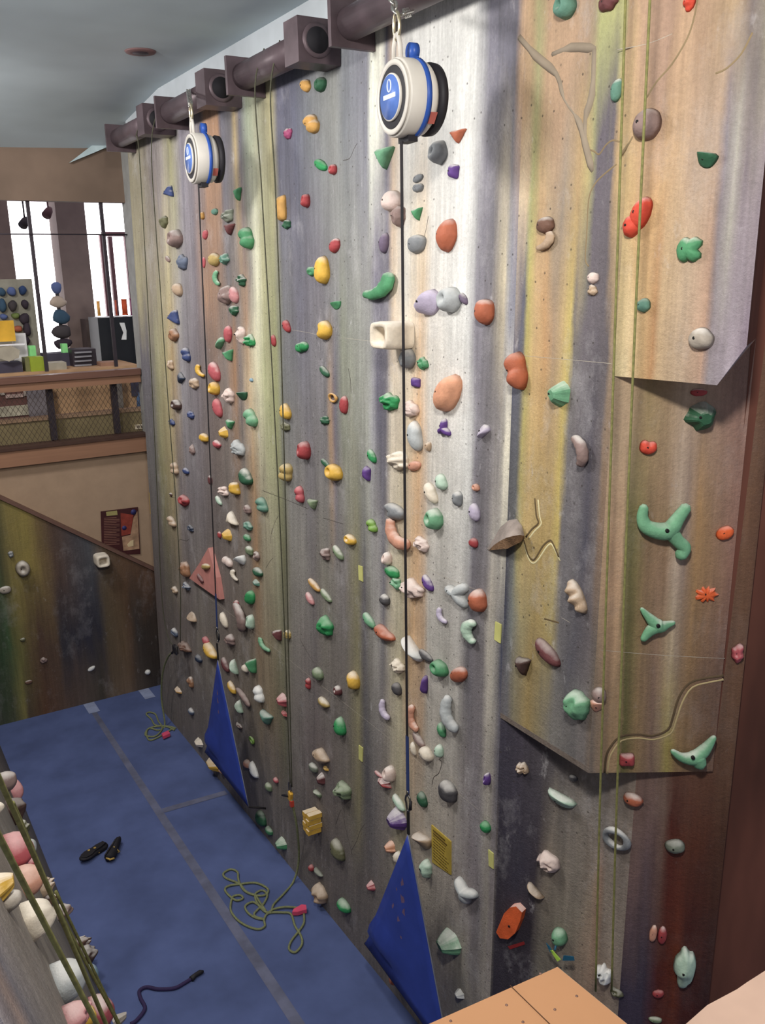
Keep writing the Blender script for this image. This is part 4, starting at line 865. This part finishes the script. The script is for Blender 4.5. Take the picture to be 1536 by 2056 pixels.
# belay devices clipped on the ropes
def device(c, label):
    c = Vector(c); t = thing('belay_device', label, 'belay device', c); n = SA.n
    g = MB(); g.box(c, (.03, .05, .085), (SA.n, Vector((0, math.cos(.3), math.sin(.3))), Vector((0, -math.sin(.3), math.cos(.3))))); b = g.build('body', m_ye, t)
    mm = b.modifiers.new('round', 'BEVEL'); mm.width = .008; mm.segments = 3
    g = MB(); g.box(c+Vector((0, -.02, -.06)), (.028, .03, .05)); g.build('cam', m_red, t)
    g = MB(); g.tube([c+Vector((-.01, .01, 0)), c+Vector((-.02, .06, -.02)), c+Vector((-.02, .12, -.05))], [.012, .011, .008], 8); g.build('handle', m_blk, t)
    g = MB(); g.tube([c+Vector((0, .02*math.sin(a), .08+.045*math.cos(a))) for a in [2*math.pi*k/16 for k in range(16)]], .006, 7, closed=True); g.build('carabiner_loop', m_metal, t)
device(onX(583, 1598, RM), 'yellow and red belay device clipped at the end of middle ropes')
t = thing('belay_device', 'dark belay device clipped low at the far end of the wall', 'belay device', onX(352, 1304, RM)); c = onX(352, 1304, RM)
g = MB(); g.box(c, (.04, .10, .09)); b = g.build('body', m_blk, t); mm = b.modifiers.new('round', 'BEVEL'); mm.width = .012; mm.segments = 3
g = MB(); g.tube([c+Vector((0, .03, -.02)), c+Vector((0, .13, -.09))], .014, 8); g.build('handle', m_blk, t)
g = MB(); g.tube([c+Vector((0, -.03+.025*math.sin(a), -.0+.05*math.cos(a))) for a in [2*math.pi*k/16 for k in range(16)]], .007, 7, closed=True); g.build('carabiner_loop', m_metal, t)
# ropes along the near left slab
for i, (l, off) in enumerate((([(-60,1435),(0,1567),(100,1790),(213,2056),(240,2120)], 1.7), ([(-60,1560),(0,1682),(98,1870),(195,2056),(222,2110)], 1.35), ([(26,1612),(40,1643),(130,1850),(227,2035),(245,2075)], 3.0), ([(112,1790),(160,1890),(232,2040),(246,2070)], 3.2))):
    pts = []
    for x, y in l:
        r_ = ray(x, y); pts.append((x, y, r_))
    # each rope hangs in its own plane just in front of the slab, fanning to the floor
    P = []
    for x, y, r_ in pts:
        n_ = Vector((1, 0, TS)).normalized(); q = hit(x, y, SS.P+n_*(.105-.0*i), n_)
        d_ = off*(1+.0011*(y-1560)); P.append(CAM+r_.normalized()*d_)
    rope('climbing_rope', P, .0052 if i < 2 else .0062, m_ropey, ['upper', 'lowest', 'thin upper', 'innermost short'][i]+' olive-green rope crossing the near left slab holds', 'olive ropes along the near slab')
# purple tether on the mat
rope('tether', fz([(262,2056),(275,2048),(291,2025),(282,2004),(280,1990),(294,1982),(318,1986),(350,1984),(370,1974),(386,1964)], .012)[0:], .014, mat('dark_purple_webbing', (52, 38, 84), .8), 'dark purple tether lying on the blue mat', cat='tether')
g = MB(); g.tube(fz([(384,1966),(392,1958),(402,1952),(409,1950)], .02), [.022, .016, .018, .008], 8); tag(g.build('clip', m_blk), 'black clip at the end of the purple tether', 'clip')

# climbing shoes --------------------------------------------------------------
m_sole = mat('shoe_black_rubber', (36, 34, 40), .7); m_shy = mat('shoe_yellow', (200, 160, 70), .6)
def shoe(c, ang, roll, label):
    t = thing('climbing_shoe', label, 'climbing shoe', c, 'pair of black and yellow climbing shoes'); c = Vector(c)
    R_ = Matrix.Rotation(ang, 4, 'Z') @ Matrix.Rotation(roll, 4, 'X')
    g = MB(); secs = [(-.13, .030, .035, .03), (-.10, .038, .045, .038), (-.05, .036, .05, .034), (0, .036, .038, .026), (.05, .045, .03, .02), (.09, .044, .024, .016), (.12, .03, .018, .012), (.135, .012, .01, .01)]
    vs = []; n_ = 14
    for x, a, b, z in secs:
        for k in range(n_):
            an = 2*math.pi*k/n_; vs.append(c+R_.to_3x3() @ Vector((x*1.1, a*1.15*math.cos(an), z+b*math.sin(an)*(1 if math.sin(an) > 0 else .6))))
    fs = [(i*n_+k, i*n_+(k+1) % n_, (i+1)*n_+(k+1) % n_, (i+1)*n_+k) for i in range(len(secs)-1) for k in range(n_)]+[tuple(range(n_-1, -1, -1)), tuple((len(secs)-1)*n_+k for k in range(n_))]
    g.add(vs, fs, True); g.build('upper', m_sole, t)
    g = MB()
    ol = [(-.13,-.02),(-.13,.02),(-.06,.034),(0,.034),(.06,.046),(.11,.036),(.135,0),(.11,-.034),(.05,-.042),(0,-.028),(-.06,-.03)]
    g.prism([c+R_.to_3x3() @ Vector((x, y, -.004)) for x, y in ol], R_.to_3x3() @ Vector((0, 0, .012))); g.build('sole', m_sole, t)
    g = MB()
    for x, y, z in ((-.02, .0, -.006), (.03, .02, -.006)): g.lathe([(0, .012), (.003, .012)], c+R_.to_3x3() @ Vector((x, y, z)), R_.to_3x3() @ Vector((0, 0, -1)), 12)
    g.tube([c+R_.to_3x3() @ Vector(p) for p in ((-.03, -.04, .03), (-.02, 0, .088), (-.03, .04, .03))], .007, 6)
    g.tube([c+R_.to_3x3() @ Vector(p) for p in ((-.14, .0, .02), (-.15, 0, .06), (-.12, .0, .085))], .009, 6); g.build('yellow_strap', m_shy, t)
_d = onZ(214,1686,.05)-onZ(160,1724,.05)
cs = onZ(187, 1706, .06); shoe(cs, math.atan2(-_d.y, -_d.x), math.pi, 'left climbing shoe of the pair, sole up on the blue mat')
cs = onZ(224, 1702, .05); shoe(cs, math.atan2(_d.y, _d.x)+.35, math.radians(100), 'right climbing shoe of the pair, lying on its side')

# tape on the mats ------------------------------------------------------------
m_tape = mat('worn_grey_tape', (98, 102, 130), .7, var=.25, scale=6); m_tape2 = mat('pale_tape', (140, 152, 190), .7, var=.15)
g = MB(); g.add([(2.03, 2.5, .002), (2.12, 2.5, .002), (2.10, 7.0, .002), (2.09, 10.5, .002), (2.03, 10.5, .002), (2.02, 7.0, .002)], [(0, 1, 2, 5), (5, 2, 3, 4)]); tag(g.build('floor_tape', m_tape), 'long worn grey tape strip running the length of the blue mat', 'tape')
g = MB(); g.add([(2.10, 7.70, .003), (2.74, 7.66, .003), (2.74, 7.74, .003), (2.10, 7.78, .003)], [(0, 1, 2, 3)]); tag(g.build('floor_tape', m_tape), 'short worn grey tape strip crossing from the long strip to the wall', 'tape')
for x, l in ((2.06, 'left pale tape patch where the mat meets the far board'), (2.74, 'right pale tape patch where the mat meets the far board')):
    g = MB(); g.add([(x-.06, 10.2, .004), (x+.07, 10.2, .004), (x+.07, 10.49, .004), (x-.06, 10.49, .004)], [(0, 1, 2, 3)]); tag(g.build('floor_tape', m_tape2), l, 'tape')

# signs and tags on the wall ---------------------------------------------------
m_sign = mat('yellow_sign', (196, 164, 48), .5, var=.12, scale=9)
def sheet(name, surf, quad, m, label, cat, th=.004):
    g = MB(); g.prism([surf.at(x, y, .006) for x, y in quad], -surf.n*.006); o = g.build(name, m); tag(o, label, cat); return o
sg_ = sheet('warning_sign', SA, [(866,1656),(905,1690),(905,1757),(867,1731)], m_sign, 'yellow rectangular printed sign low on the climbing wall', 'sign')
A_, B_, C_ = SA.at(866, 1656, .008), SA.at(905, 1690, .008), SA.at(867, 1731, .008)
g = MB(); random.seed(3)
for i in range(11):
    v_ = .08+i*.077; k = random.uniform(.55, .84); st_ = .09
    a = A_.lerp(C_, v_)+(B_-A_)*st_; b = a+(B_-A_)*k
    if i in (0, 1): g.prism([a, b, b+(C_-A_)*.045, a+(C_-A_)*.045], SA.n*.001)
    else:
        x = 0
        while x < k:
            wl = random.uniform(.05, .14); p = a+(B_-A_)*x; q = a+(B_-A_)*min(k, x+wl); g.prism([p, q, q+(C_-A_)*.022, p+(C_-A_)*.022], SA.n*.001); x += wl+.03
g.build('printed_text', mat('sign_print', (110, 84, 26), .6), sg_)
m_tag = mat('lime_route_tag', (206, 204, 110), .6)
tags = [([(994,1248),(1006,1254),(1004,1292),(992,1284)], 'lime route tag on the arris beside the ochre panel'), ([(719,1135),(727,1138),(728,1168),(720,1164)], 'lime route tag midway up near the dark stripe'),
        ([(720,1496),(728,1502),(727,1530),(720,1524)], 'lime route tag low near the dark stripe'), ([(980,1706),(990,1714),(990,1745),(981,1738)], 'lime route tag low on the arris above the plywood')]
for q, l in tags: o = sheet('route_tag', SA, q, m_tag, l, 'tag'); o['group'] = 'lime route tags'
m_print = mat('tag_print', (120, 116, 60), .6)
# ribbons at the small teal hold
t = thing('tape_ribbon', 'blue and lime tape ribbons tied below the teal hold', 'ribbon', SL.at(1120, 1905, .05))
for q, m_ in (([(1097,1893),(1104,1900),(1112,1914),(1104,1910)], mat('teal_ribbon', (30, 96, 130), .5)), ([(1132,1918),(1152,1920),(1154,1928),(1130,1928)], mat('teal_ribbon', (30, 96, 130), .5)), ([(1104,1906),(1110,1908),(1126,1926),(1120,1930)], mat('lime_ribbon', (176, 226, 60), .5))):
    g = MB(); g.prism([SL.at(x, y, .08) for x, y in q], SL.n*.004); g.build('ribbon_tail', m_, t)
g = MB(); g.tube([SL.at(1118, 1890, .03), SL.at(1114, 1908, .08)], .006, 6); g.build('knot', mat('teal_ribbon', (30, 96, 130), .5), t)

# plywood platforms in the foreground -------------------------------------------
m_ply = mat('orange_plywood', (180, 124, 80), .55, var=.10, scale=2.5, stretch=(1, .3, 1)); m_plye = mat('plywood_edge', (158, 138, 122), .7, var=.25, scale=12)
m_pinkply = mat('pale_plywood', (198, 160, 138), .6, var=.12, scale=4)
t = thing('plywood_platform', 'orange plywood-topped platform corner with screw heads in the foreground', 'platform', (.8, .9, 0)); PZ = 3.4
c0, c1_, c2_ = onZ(1120, 1930, PZ), onZ(850, 2056, PZ), onZ(1275, 2056, PZ)
ux = (c1_-c0).normalized(); uy = (c2_-c0).normalized()
top = [c0+ux*.014+uy*.014, c0+ux*.62, c0+ux*.62+uy*.9, c0+uy*.9+ux*.014]
g = MB(); g.prism([Vector((p.x, p.y, PZ-.018)) for p in top], (0, 0, .018)); g.build('plywood_top', m_ply, t)
g = MB(); g.prism([Vector((p.x, p.y, 0)) for p in (c0, c0+ux*.62, c0+ux*.62+uy*.9, c0+uy*.9)], (0, 0, PZ-.016)); g.build('body', m_plye, t)
g = MB(); a = onZ(1030, 1984, PZ+.001); b = onZ(1104, 2056, PZ+.001); d = (b-a).normalized(); g.tube([a-d*.01, b+d*.4], .0012, 4); g.build('joint', mat('joint_dark', (90, 56, 34), .8), t)
for x, y in ((1017, 2018), (1114, 2027), (1158, 2000), (1050, 2052), (905, 2050), (1085, 1955)):
    g = MB(); g.lathe([(0, .0035), (.0012, .003)], onZ(x, y, PZ), (0, 0, 1), 10); g.build('screw', mat('screw_head', (130, 96, 84), .5, metal=.3), t)
t = thing('plywood_platform', 'pale pinkish plywood platform edge in the bottom right corner', 'platform', (1.6, .9, 0)); PZ2 = 3.4
pp = [onZ(1368, 2064, PZ2), onZ(1420, 2018, PZ2), onZ(1480, 1986, PZ2), onZ(1500, 1972, PZ2), onZ(1550, 1940, PZ2)]
poly = pp+[pp[-1]+Vector((.3, -.1, 0)), pp[-1]+Vector((.2, -.9, 0)), pp[0]+Vector((0.05, -.7, 0))]
g = MB(); g.prism([Vector((p.x, p.y, PZ2-.02)) for p in poly], (0, 0, .02)); g.build('plywood_top', m_pinkply, t)
g = MB(); g.prism([Vector((p.x+.003, p.y-.003, 0)) for p in poly], (0, 0, PZ2-.02)); g.build('body', m_plye, t)
# blue wall pad at the right edge
g = MB(); g.prism([(3.62, 2.52, .0), (3.72, 2.46, 0), (3.72, 2.46, 2.9), (3.62, 2.52, 2.9)], (.05, .08, 0)); tag(g.build('wall_pad', mat('navy_pad', (40, 50, 104), .7)), 'dark blue wall pad at the right edge of the red-brown wall', 'pad')

# ================================================================== SHOP BEYOND THE FAR WALL
YP = 10.60
m_post = mat('dark_post', (58, 50, 58), .5, metal=.2)
for i, (x, l) in enumerate(((2.06, 'left dark steel post on the gallery rail'), (2.84, 'right dark steel post on the gallery rail'))):
    g = MB(); g.bb((x-.018, YP+.04, 4.03), (x+.018, YP+.08, 5.86)); tag(g.build('steel_post', m_post), l, 'post', 'steel posts on the gallery rail')
g = MB(); g.tube([(.8, YP+.03, 5.508), (3.1, YP+.03, 5.506)], .009, 6); tag(g.build('cross_rod', m_post), 'thin dark rod crossing the gallery opening', 'rod')
t = thing('gallery_rail', 'brown wooden gallery rail along the top of the net', 'rail', (1.5, YP, 3.9))
g = MB(); g.bb((-.5, YP-.06, 3.93), (3.09, YP+.10, 4.0)); g.build('hand_rail', mat('rail_wood', (112, 74, 60), .5, stretch=(.2, 1, 4)), t)
g = MB(); g.bb((-.5, YP-.03, 3.84), (3.09, YP+.06, 3.93)); g.build('rail_board', m_brown, t)
for x in (2.07, 2.80): g = MB(); g.bb((x-.035, YP+.10, 3.24), (x+.035, YP+.16, 3.85)); g.build('baluster', m_post, t)
g = MB(); r_ = .0022
for i in range(-8, 46):
    x = .9+i*.055
    for sgn in (1, -1):
        p = Vector((x, YP+.0, 3.24)); q = Vector((x+sgn*.6*.62, YP+.0, 3.84))
        lo_, hi_ = .9, 3.07
        if max(p.x, q.x) < lo_ or min(p.x, q.x) > hi_: continue
        def cl(p, q):
            if q.x > hi_: q = p+(q-p)*((hi_-p.x)/(q.x-p.x))
            if q.x < lo_: q = p+(q-p)*((lo_-p.x)/(q.x-p.x))
            return q
        if p.x > hi_ or p.x < lo_: p, q = cl(q, p), q
        else: q = cl(p, q)
        g.tube([p, q], r_, 4, cap=False)
tag(g.build('safety_net', mat('net_cord', (70, 56, 48), .8)), 'diamond mesh safety net under the gallery rail', 'net')
YB = 12.2
CT = onY(150, 741, 11.3).z
g = MB(); g.bb((.2, 11.3, 3.16), (3.3, 12.2, CT)); tag(g.build('shop_counter', mat('tan_shop_wall', (190, 146, 102), .85, var=.06)), 'long tan counter behind the gallery net', 'counter')
m_shopceil = mat('shop_ceiling_glow', (232, 224, 236), .9, emit=(238, 228, 238), es=.25)  # faint glow added to brighten the shop's ceiling; it is no lamp
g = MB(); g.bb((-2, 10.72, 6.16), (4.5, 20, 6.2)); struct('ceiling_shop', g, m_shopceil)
# daylight windows (bright overcast outside) and pillars
m_day = mat('bright_daylight', (255, 255, 255), .9, emit=(255, 252, 255), es=4.5)
YW = 15.0
def wq(x0, y0, x1, y1, Y, dep, m, name, label=None, cat=None, parent=None, group=None, sit=None):
    a = onY(x0, y1, Y); b = onY(x1, y0, Y); g = MB()
    if sit is not None: a.z = sit
    g.bb((a.x, Y, a.z), (b.x, Y+dep, b.z)); o = g.build(name, m, parent)
    if label: tag(o, label, cat, group)
    return o
g = MB(); a = onY(-150, 800, YW); b = onY(330, 418, YW); g.bb((a.x, YW, 3.16), (b.x, YW+.05, 6.16)); struct('window_1', g, m_day)
m_pil = mat('grey_brown_pillar', (128, 110, 104), .85, var=.06); m_fr = mat('window_frame', (96, 60, 66), .6)
def pillar(x0, x1, Y, m, label):
    g = MB(); g.bb((x0, Y, 3.16), (x1, Y+.45, 6.17)); tag(g.build('shop_pillar', m), label, 'pillar')
xa = onY(126, 560, 13.2).x; xb = onY(184, 560, 13.2).x; pillar(xa, xb, 13.2, m_pil, 'wide grey-brown pillar in the middle of the shop opening')
xa = onY(-60, 560, 13.6).x; xb = onY(33, 560, 13.6).x; pillar(xa, xb, 13.6, m_pil, 'grey pillar at the left edge behind the hat racks')
for (x0, x1, y0, y1) in ((258, 264, 470, 640), (228, 230, 475, 640), (210, 214, 470, 640)):
    a = onY((x0+x1)/2, (y0+y1)/2, YW-.1); g = MB(); g.bb((a.x-.03, YW-.1, 3.2), (a.x+.03, YW-.02, onY(x0, y0, YW-.1).z)); g.build('trim_7', m_fr)['kind'] = 'structure'
g = MB(); a = onY(205, 469, YW-.1); b = onY(300, 466, YW-.1); g.bb((a.x, YW-.1, a.z-.04), (b.x, YW-.02, a.z+.03)); g.build('trim_8', m_fr)['kind'] = 'structure'
# track lights
for x, y, l in ((50, 445, 'dark track spotlight hanging in the shop, left of the left post'), (97, 425, 'reddish track spotlight hanging in the shop, near the pillar')):
    t = thing('track_light', l, 'spotlight', onY(x, y, 12.6)); c = onY(x, y, 12.6)
    g = MB(); g.tube([(c.x, c.y, 6.16), (c.x, c.y, c.z)], .012, 6); g.build('stem', m_fr if x > 60 else m_post, t)
    g = MB(); g.lathe([(-.07, .03), (-.02, .05), (.08, .06)], c, (-.5, -.6, -.6), 16); g.build('lamp_head', m_fr if x > 60 else m_post, t)
# racks of caps and packs
PK = [((40,66,110),'navy'),((84,104,160),'periwinkle'),((60,58,72),'charcoal'),((52,84,110),'slate blue'),((70,64,66),'dark grey'),((110,130,60),'moss'),((58,48,58),'plum black'),((190,170,150),'sand'),((88,96,130),'steel blue'),((176,90,60),'rust')]
def pack(px, py, w_, h_, k, Y, label, grp, kind='pack'):
    c = onY(px, py, Y); s_ = (c-CAM).dot(ROW[2])/F; a = w_*s_*.5; b = h_*s_*.5; g = MB(); vs = []; n_ = 12
    for i, (x, r) in enumerate(((0, .55), (.25, .92), (.6, 1), (.85, .8), (1, .4))):
        for q in range(n_):
            t_ = 2*math.pi*q/n_; vs.append((c.x+math.cos(t_)*a*r*(1+.12*math.sin(3*t_+px)), Y-.12*x+.06, c.z+math.sin(t_)*b*r*(1+.1*math.cos(2*t_+py))))
    g.add(vs, [(i*n_+q, i*n_+(q+1) % n_, (i+1)*n_+(q+1) % n_, (i+1)*n_+q) for i in range(4) for q in range(n_)]+[tuple(range(n_)), tuple(4*n_+q for q in range(n_))], True)
    o = g.build('cap' if kind == 'cap' else 'backpack', mat('pack_'+PK[k][1].replace(' ', '_'), PK[k][0], .8)); tag(o, label, kind if kind == 'cap' else 'backpack', grp)
m_rack = mat('rack_wire', (90, 84, 84), .5)
for i, (x, y, w_, h_, k, l) in enumerate(((3,586,15,17,3,'slate blue cap at the left edge of the hat rack'),(23,585,17,19,1,'periwinkle cap in the top row of the hat rack'),(45,583,15,19,0,'navy cap at the top right of the hat rack'),(4,613,17,26,3,'slate blue cap in the second row, left edge'),(25,614,17,22,4,'dark grey cap below the periwinkle cap'),
        (50,611,14,19,6,'plum black cap below the top right navy cap'),(7,636,15,12,1,'periwinkle cap low at the left edge'),(31,634,16,13,5,'moss green cap low in the hat rack'),(49,640,20,24,6,'plum black cap low beside the window'),(36,660,18,14,9,'rust coloured cap just right of the yellow notice'),(54,660,14,32,6,'plum black bag at the right end of the hat rack'),(52,684,14,20,6,'plum black bag low above the green box'))):
    pack(x, y, w_, h_, k, 12.4, l, 'caps on the shop rack', 'cap')
for x, y, w_, h_, k, l in ((113,578,20,26,1,'periwinkle and violet backpack high beside the pillar'),(116,606,34,22,7,'sand coloured backpack beside the pillar'),(122,636,34,30,3,'slate blue backpack beside the pillar'),(124,666,38,30,4,'dark grey backpack beside the pillar'),(126,690,36,22,6,'plum black backpack lowest beside the pillar')):
    pack(x, y, w_, h_, k, 12.3, l, 'backpacks on the shop stand')
c = onY(118, 640, 12.42); g = MB(); g.bb((c.x-.02, 12.34, 3.16), (c.x+.02, 12.38, 5.0)); tag(g.build('display_stand', m_rack), 'slim display stand behind the backpacks', 'stand')
c = onY(28, 620, 12.55); g = MB(); g.bb((c.x-.5, 12.44, 3.16), (c.x+.24, 12.47, 5.05)); tag(g.build('display_rack', mat('rack_board', (150, 146, 128), .8)), 'pale slatted display rack behind the caps', 'rack')
wq(-30, 643, 27, 688, 11.6, .01, mat('orange_notice', (228, 168, 30), .7), 'notice', 'yellow-orange paper notice at the left edge of the gallery', 'notice')
c = wq(28, 669, 51, 707, 11.9, .04, mat('white_card', (240, 240, 244), .7), 'price_card', 'white card right of the yellow-orange notice', 'card', sit=CT)
wq(-30, 690, 51, 697, 11.5, .10, mat('white_card', (240, 240, 244), .7), 'shelf', 'thin white shelf under the yellow-orange notice', 'shelf')
g = MB(); hx = [onY(x, y, 11.3) for x, y in ((0,698),(22,694),(40,703),(38,718),(18,726),(-6,718))]; g.prism(hx, (0, .04, 0)); tag(g.build('sign_board', mat('tan_card', (170, 160, 140), .8)), 'tan hexagonal board on the counter at the left edge', 'sign')
wq(-20, 727, 44, 746, 11.4, .3, mat('dark_box', (70, 66, 84), .8), 'storage_box', 'dark patterned box under the tan hexagonal board', 'box', sit=CT)
wq(62, 716, 87, 738, 11.35, .2, mat('lime_box', (150, 170, 30), .7), 'carton', 'lime green carton standing behind the rail', 'carton', sit=CT)
wq(52, 718, 62, 740, 11.4, .2, mat('olive_box', (120, 120, 70), .7), 'carton', 'dull olive carton at the left of the lime carton', 'carton', sit=CT)
wq(99, 727, 133, 744, 11.35, .25, mat('tan_card', (170, 160, 140), .8), 'carton', 'open tan carton right of the left post', 'carton', sit=CT)
wq(92, 708, 140, 726, 11.8, .3, mat('dark_box', (70, 66, 84), .8), 'storage_box', 'dark box below the backpacks', 'box', sit=CT)
wq(60, 694, 71, 708, 11.6, .1, mat('green_bag', (130, 230, 130), .7), 'pouch', 'bright mint pouch above the lime carton', 'pouch', sit=CT)
wq(126, 690, 135, 708.5, 11.82, .1, mat('green_bag', (130, 230, 130), .7), 'pouch', 'bright mint pouch under the backpacks', 'pouch')
t = thing('drawer_unit', 'black wire drawer unit with four pale trays', 'drawers', onY(168, 735, 11.6))
wq(148, 700, 192, 738, 11.62, .35, m_post, 'body', parent=t, sit=CT)
for k in range(4): wq(151, 705+k*8.6, 184, 710+k*8.6, 11.58, .04, mat('tray_grey', (150, 150, 158), .6), 'tray', parent=t)
t = thing('equipment_cabinet', 'large black cabinet with a white label in the shop', 'cabinet', onY(245, 735, 12.0))
wq(207, 634, 300, 750, 12.25, .5, mat('cabinet_black', (30, 34, 40), .5), 'body', parent=t, sit=3.16)
g = MB(); g.prism([onY(x, y, 12.235) for x, y in ((240,648),(250,648),(254,664),(254,682),(244,682),(248,668))], (0, .012, 0)); g.build('white_label', mat('label_white', (236, 240, 238), .6), t)
wq(181, 640, 205, 735, 12.9, .3, mat('brown_grey_screen', (92, 78, 74), .8), 'side_screen', 'brown-grey screen at the left of the black cabinet', 'screen')
wq(203, 726, 236, 738, 11.4, .2, mat('brown_carton', (160, 116, 92), .8), 'carton', 'brown carton on the floor in front of the cabinet', 'carton', sit=CT)
for x, y0, y1, w_, m_, l in ((198, 606, 633, 7, (246,170,70), 'amber spool of cord left on the cabinet ledge'), (233, 604, 632, 4, (220,90,60), 'slim red-orange spool behind the right post'), (250, 602, 631, 12, (232,84,36), 'orange spool of cord on top of the cabinet'), (268, 600, 631, 13, (150,40,120), 'purple and orange spool of cord on top of cabinet')):
    c = onY(x, (y0+y1)/2, 12.4); s_ = (c-CAM).dot(ROW[2])/F; r_ = w_*s_/2; hh = (y1-y0)*s_/2; t = thing('cord_spool', l, 'spool', (c.x, c.y, c.z-hh), 'cord spools on the cabinet')
    g = MB(); g.lathe([(-hh, r_*.9), (hh, r_*.9)], c, (0, 0, 1), 16); g.build('cord', mat('cord_%d' % x, m_, .6), t)
    for e in (-hh, hh): g = MB(); g.lathe([(-.008, r_), (.008, r_)], c+Vector((0, 0, e)), (0, 0, 1), 16); g.build('flange', mat('cord_%d' % x, m_, .6), t)
# under the rail, behind the net
t = thing('photo_board', 'brown and white photo display board behind the net', 'board', onY(30, 850, 11.2))
wq(-40, 772, 68, 856, 11.25, .03, mat('board_brown', (112, 72, 66), .8), 'panel', parent=t)
for x0, y0, x1, y1, c_ in ((0,778,8,794,(186,170,156)),(12,790,46,800,(190,160,150)),(48,776,66,795,(176,160,148)),(0,812,60,838,(176,168,144)),(44,846,70,856,(200,188,172)),(10,848,26,856,(190,176,160)),(12,776,44,786,(90,44,52))):
    wq(x0, y0, x1, y1, 11.235, .01, mat('photo_%d_%d' % (x0, y0), c_, .7, var=.3, scale=12), 'photo', parent=t)
wq(62, 770, 100, 853, 11.15, .05, mat('grey_panel', (128, 120, 126), .8, var=.15), 'grey_panel', 'pale grey panel left of the left rail support', 'panel')
wq(228, 757, 243, 838, 11.2, .04, mat('grey_post', (120, 112, 104), .7), 'grey_panel', 'narrow grey upright behind the right part of the net', 'panel', sit=3.16)
wq(265, 755, 296, 796, 11.28, .04, mat('dark_box', (70, 66, 84), .8), 'storage_box', 'dark box above the blue bag behind the net', 'box')
g = MB(); c = onY(285, 810, 11.2); s_ = (c-CAM).dot(ROW[2])/F
vs = []; n_ = 16
for z_, r in ((-22, 11), (-15, 13), (0, 13), (14, 12), (20, 8), (23, 9)):
    for k in range(n_): an = 2*math.pi*k/n_; vs.append((c.x+math.cos(an)*r*s_, c.y-.05+math.sin(an)*r*s_*.5, max(3.16, c.z+z_*s_) if z_ > -22 else 3.16))
g.add(vs, [(i*n_+k, i*n_+(k+1) % n_, (i+1)*n_+(k+1) % n_, (i+1)*n_+k) for i in range(5) for k in range(n_)]+[tuple(range(n_)), tuple(5*n_+k for k in range(n_))], True)
tag(g.build('duffel_bag', mat('blue_bag', (72, 100, 140), .8)), 'blue bag standing behind the right end of the net', 'bag')
t = thing('wall_socket', 'small cream wall socket on the olive kerb', 'socket', onY(281, 857, 10.84)); wq(272, 851, 290, 862, 10.845, .012, mat('socket_cream', (216, 200, 170), .5), 'plate', parent=t)
for k in (0, 1): wq(275+k*8, 854, 280+k*8, 859, 10.84, .006, mat('socket_hole', (120, 104, 86), .6), 'outlet', parent=t)

# poster and yellow strip on the tan wall ---------------------------------------
YT = 10.585
t = thing('poster', 'dark red instruction poster with a climber picture on the tan wall', 'poster', onY(240, 1060, YT))
def pq(q, Y, m, name, par): g = MB(); g.prism([onY(x, y, Y) for x, y in q], (0, .004, 0)); return g.build(name, m, par)
sheet_ = pq([(202,1027),(277,1018),(282,1112),(205,1116)], YT, mat('poster_maroon', (72, 30, 32), .5, var=.15), 'sheet', t)
pq([(242,1030),(268,1034),(262,1072),(244,1076)], YT-.004, mat('poster_red', (150, 54, 40), .5, var=.3, scale=12), 'red_picture', sheet_)
pq([(245,1078),(262,1074),(268,1040),(276,1026),(280,1102),(248,1106)], YT-.003, mat('poster_tan', (168, 128, 96), .5, var=.3, scale=14), 'climber_picture', sheet_)
pq([(213,1028),(235,1025),(236,1034),(214,1036)], YT-.004, mat('poster_olive', (160, 148, 84), .5), 'title_block', sheet_)
pq([(255,1094),(262,1086),(268,1084),(268,1096),(258,1098)], YT-.006, mat('poster_cream', (214, 188, 140), .5), 'climber_hand', sheet_)
g = MB()
for c_ in ((249.5, 1060, 5), (268, 1028, 6)):
    q = onY(c_[0], c_[1], YT-.006); g.lathe([(0, c_[2]*.0057), (.002, c_[2]*.0057)], q, (0, -1, 0), 14)
g.build('blue_emblem', mat('poster_blue', (50, 50, 110), .5), sheet_)
g = MB()
for i in range(17):
    y = 1040+i*3.3; x1 = 240 if i % 3 else 234
    q = [onY(x, yy, YT-.003) for x, yy in ((209, y), (x1, y-1.2), (x1, y-.1), (209, y+1.1))]; g.prism(q, (0, .002, 0))
g.build('text_lines', mat('poster_text', (140, 92, 76), .6), sheet_)
pq([(299,989),(306,989),(308,1031),(302,1032)], YT, mat('yellow_strip', (222, 176, 50), .6), 'yellow_strip', None)
tag(bpy.data.objects['yellow_strip'], 'narrow yellow strip sign on the tan wall at the climbing wall edge', 'sign')

t = thing('ceiling_fixture', 'small dark reddish oval ceiling fixture near the wall top', 'fixture', onZ(282, 103, 6.69)); c = onZ(282, 103, 6.7)
g = MB(); g.lathe([(0, .12), (.012, .11), (.014, .07)], c, (0, 0, -1), 28); g.build('ring', mat('fixture_red', (120, 84, 84), .6), t)
g = MB(); g.lathe([(.0, .065), (.017, .06)], c, (0, 0, -1), 24); g.build('lens', mat('fixture_dark', (60, 48, 56), .5), t)
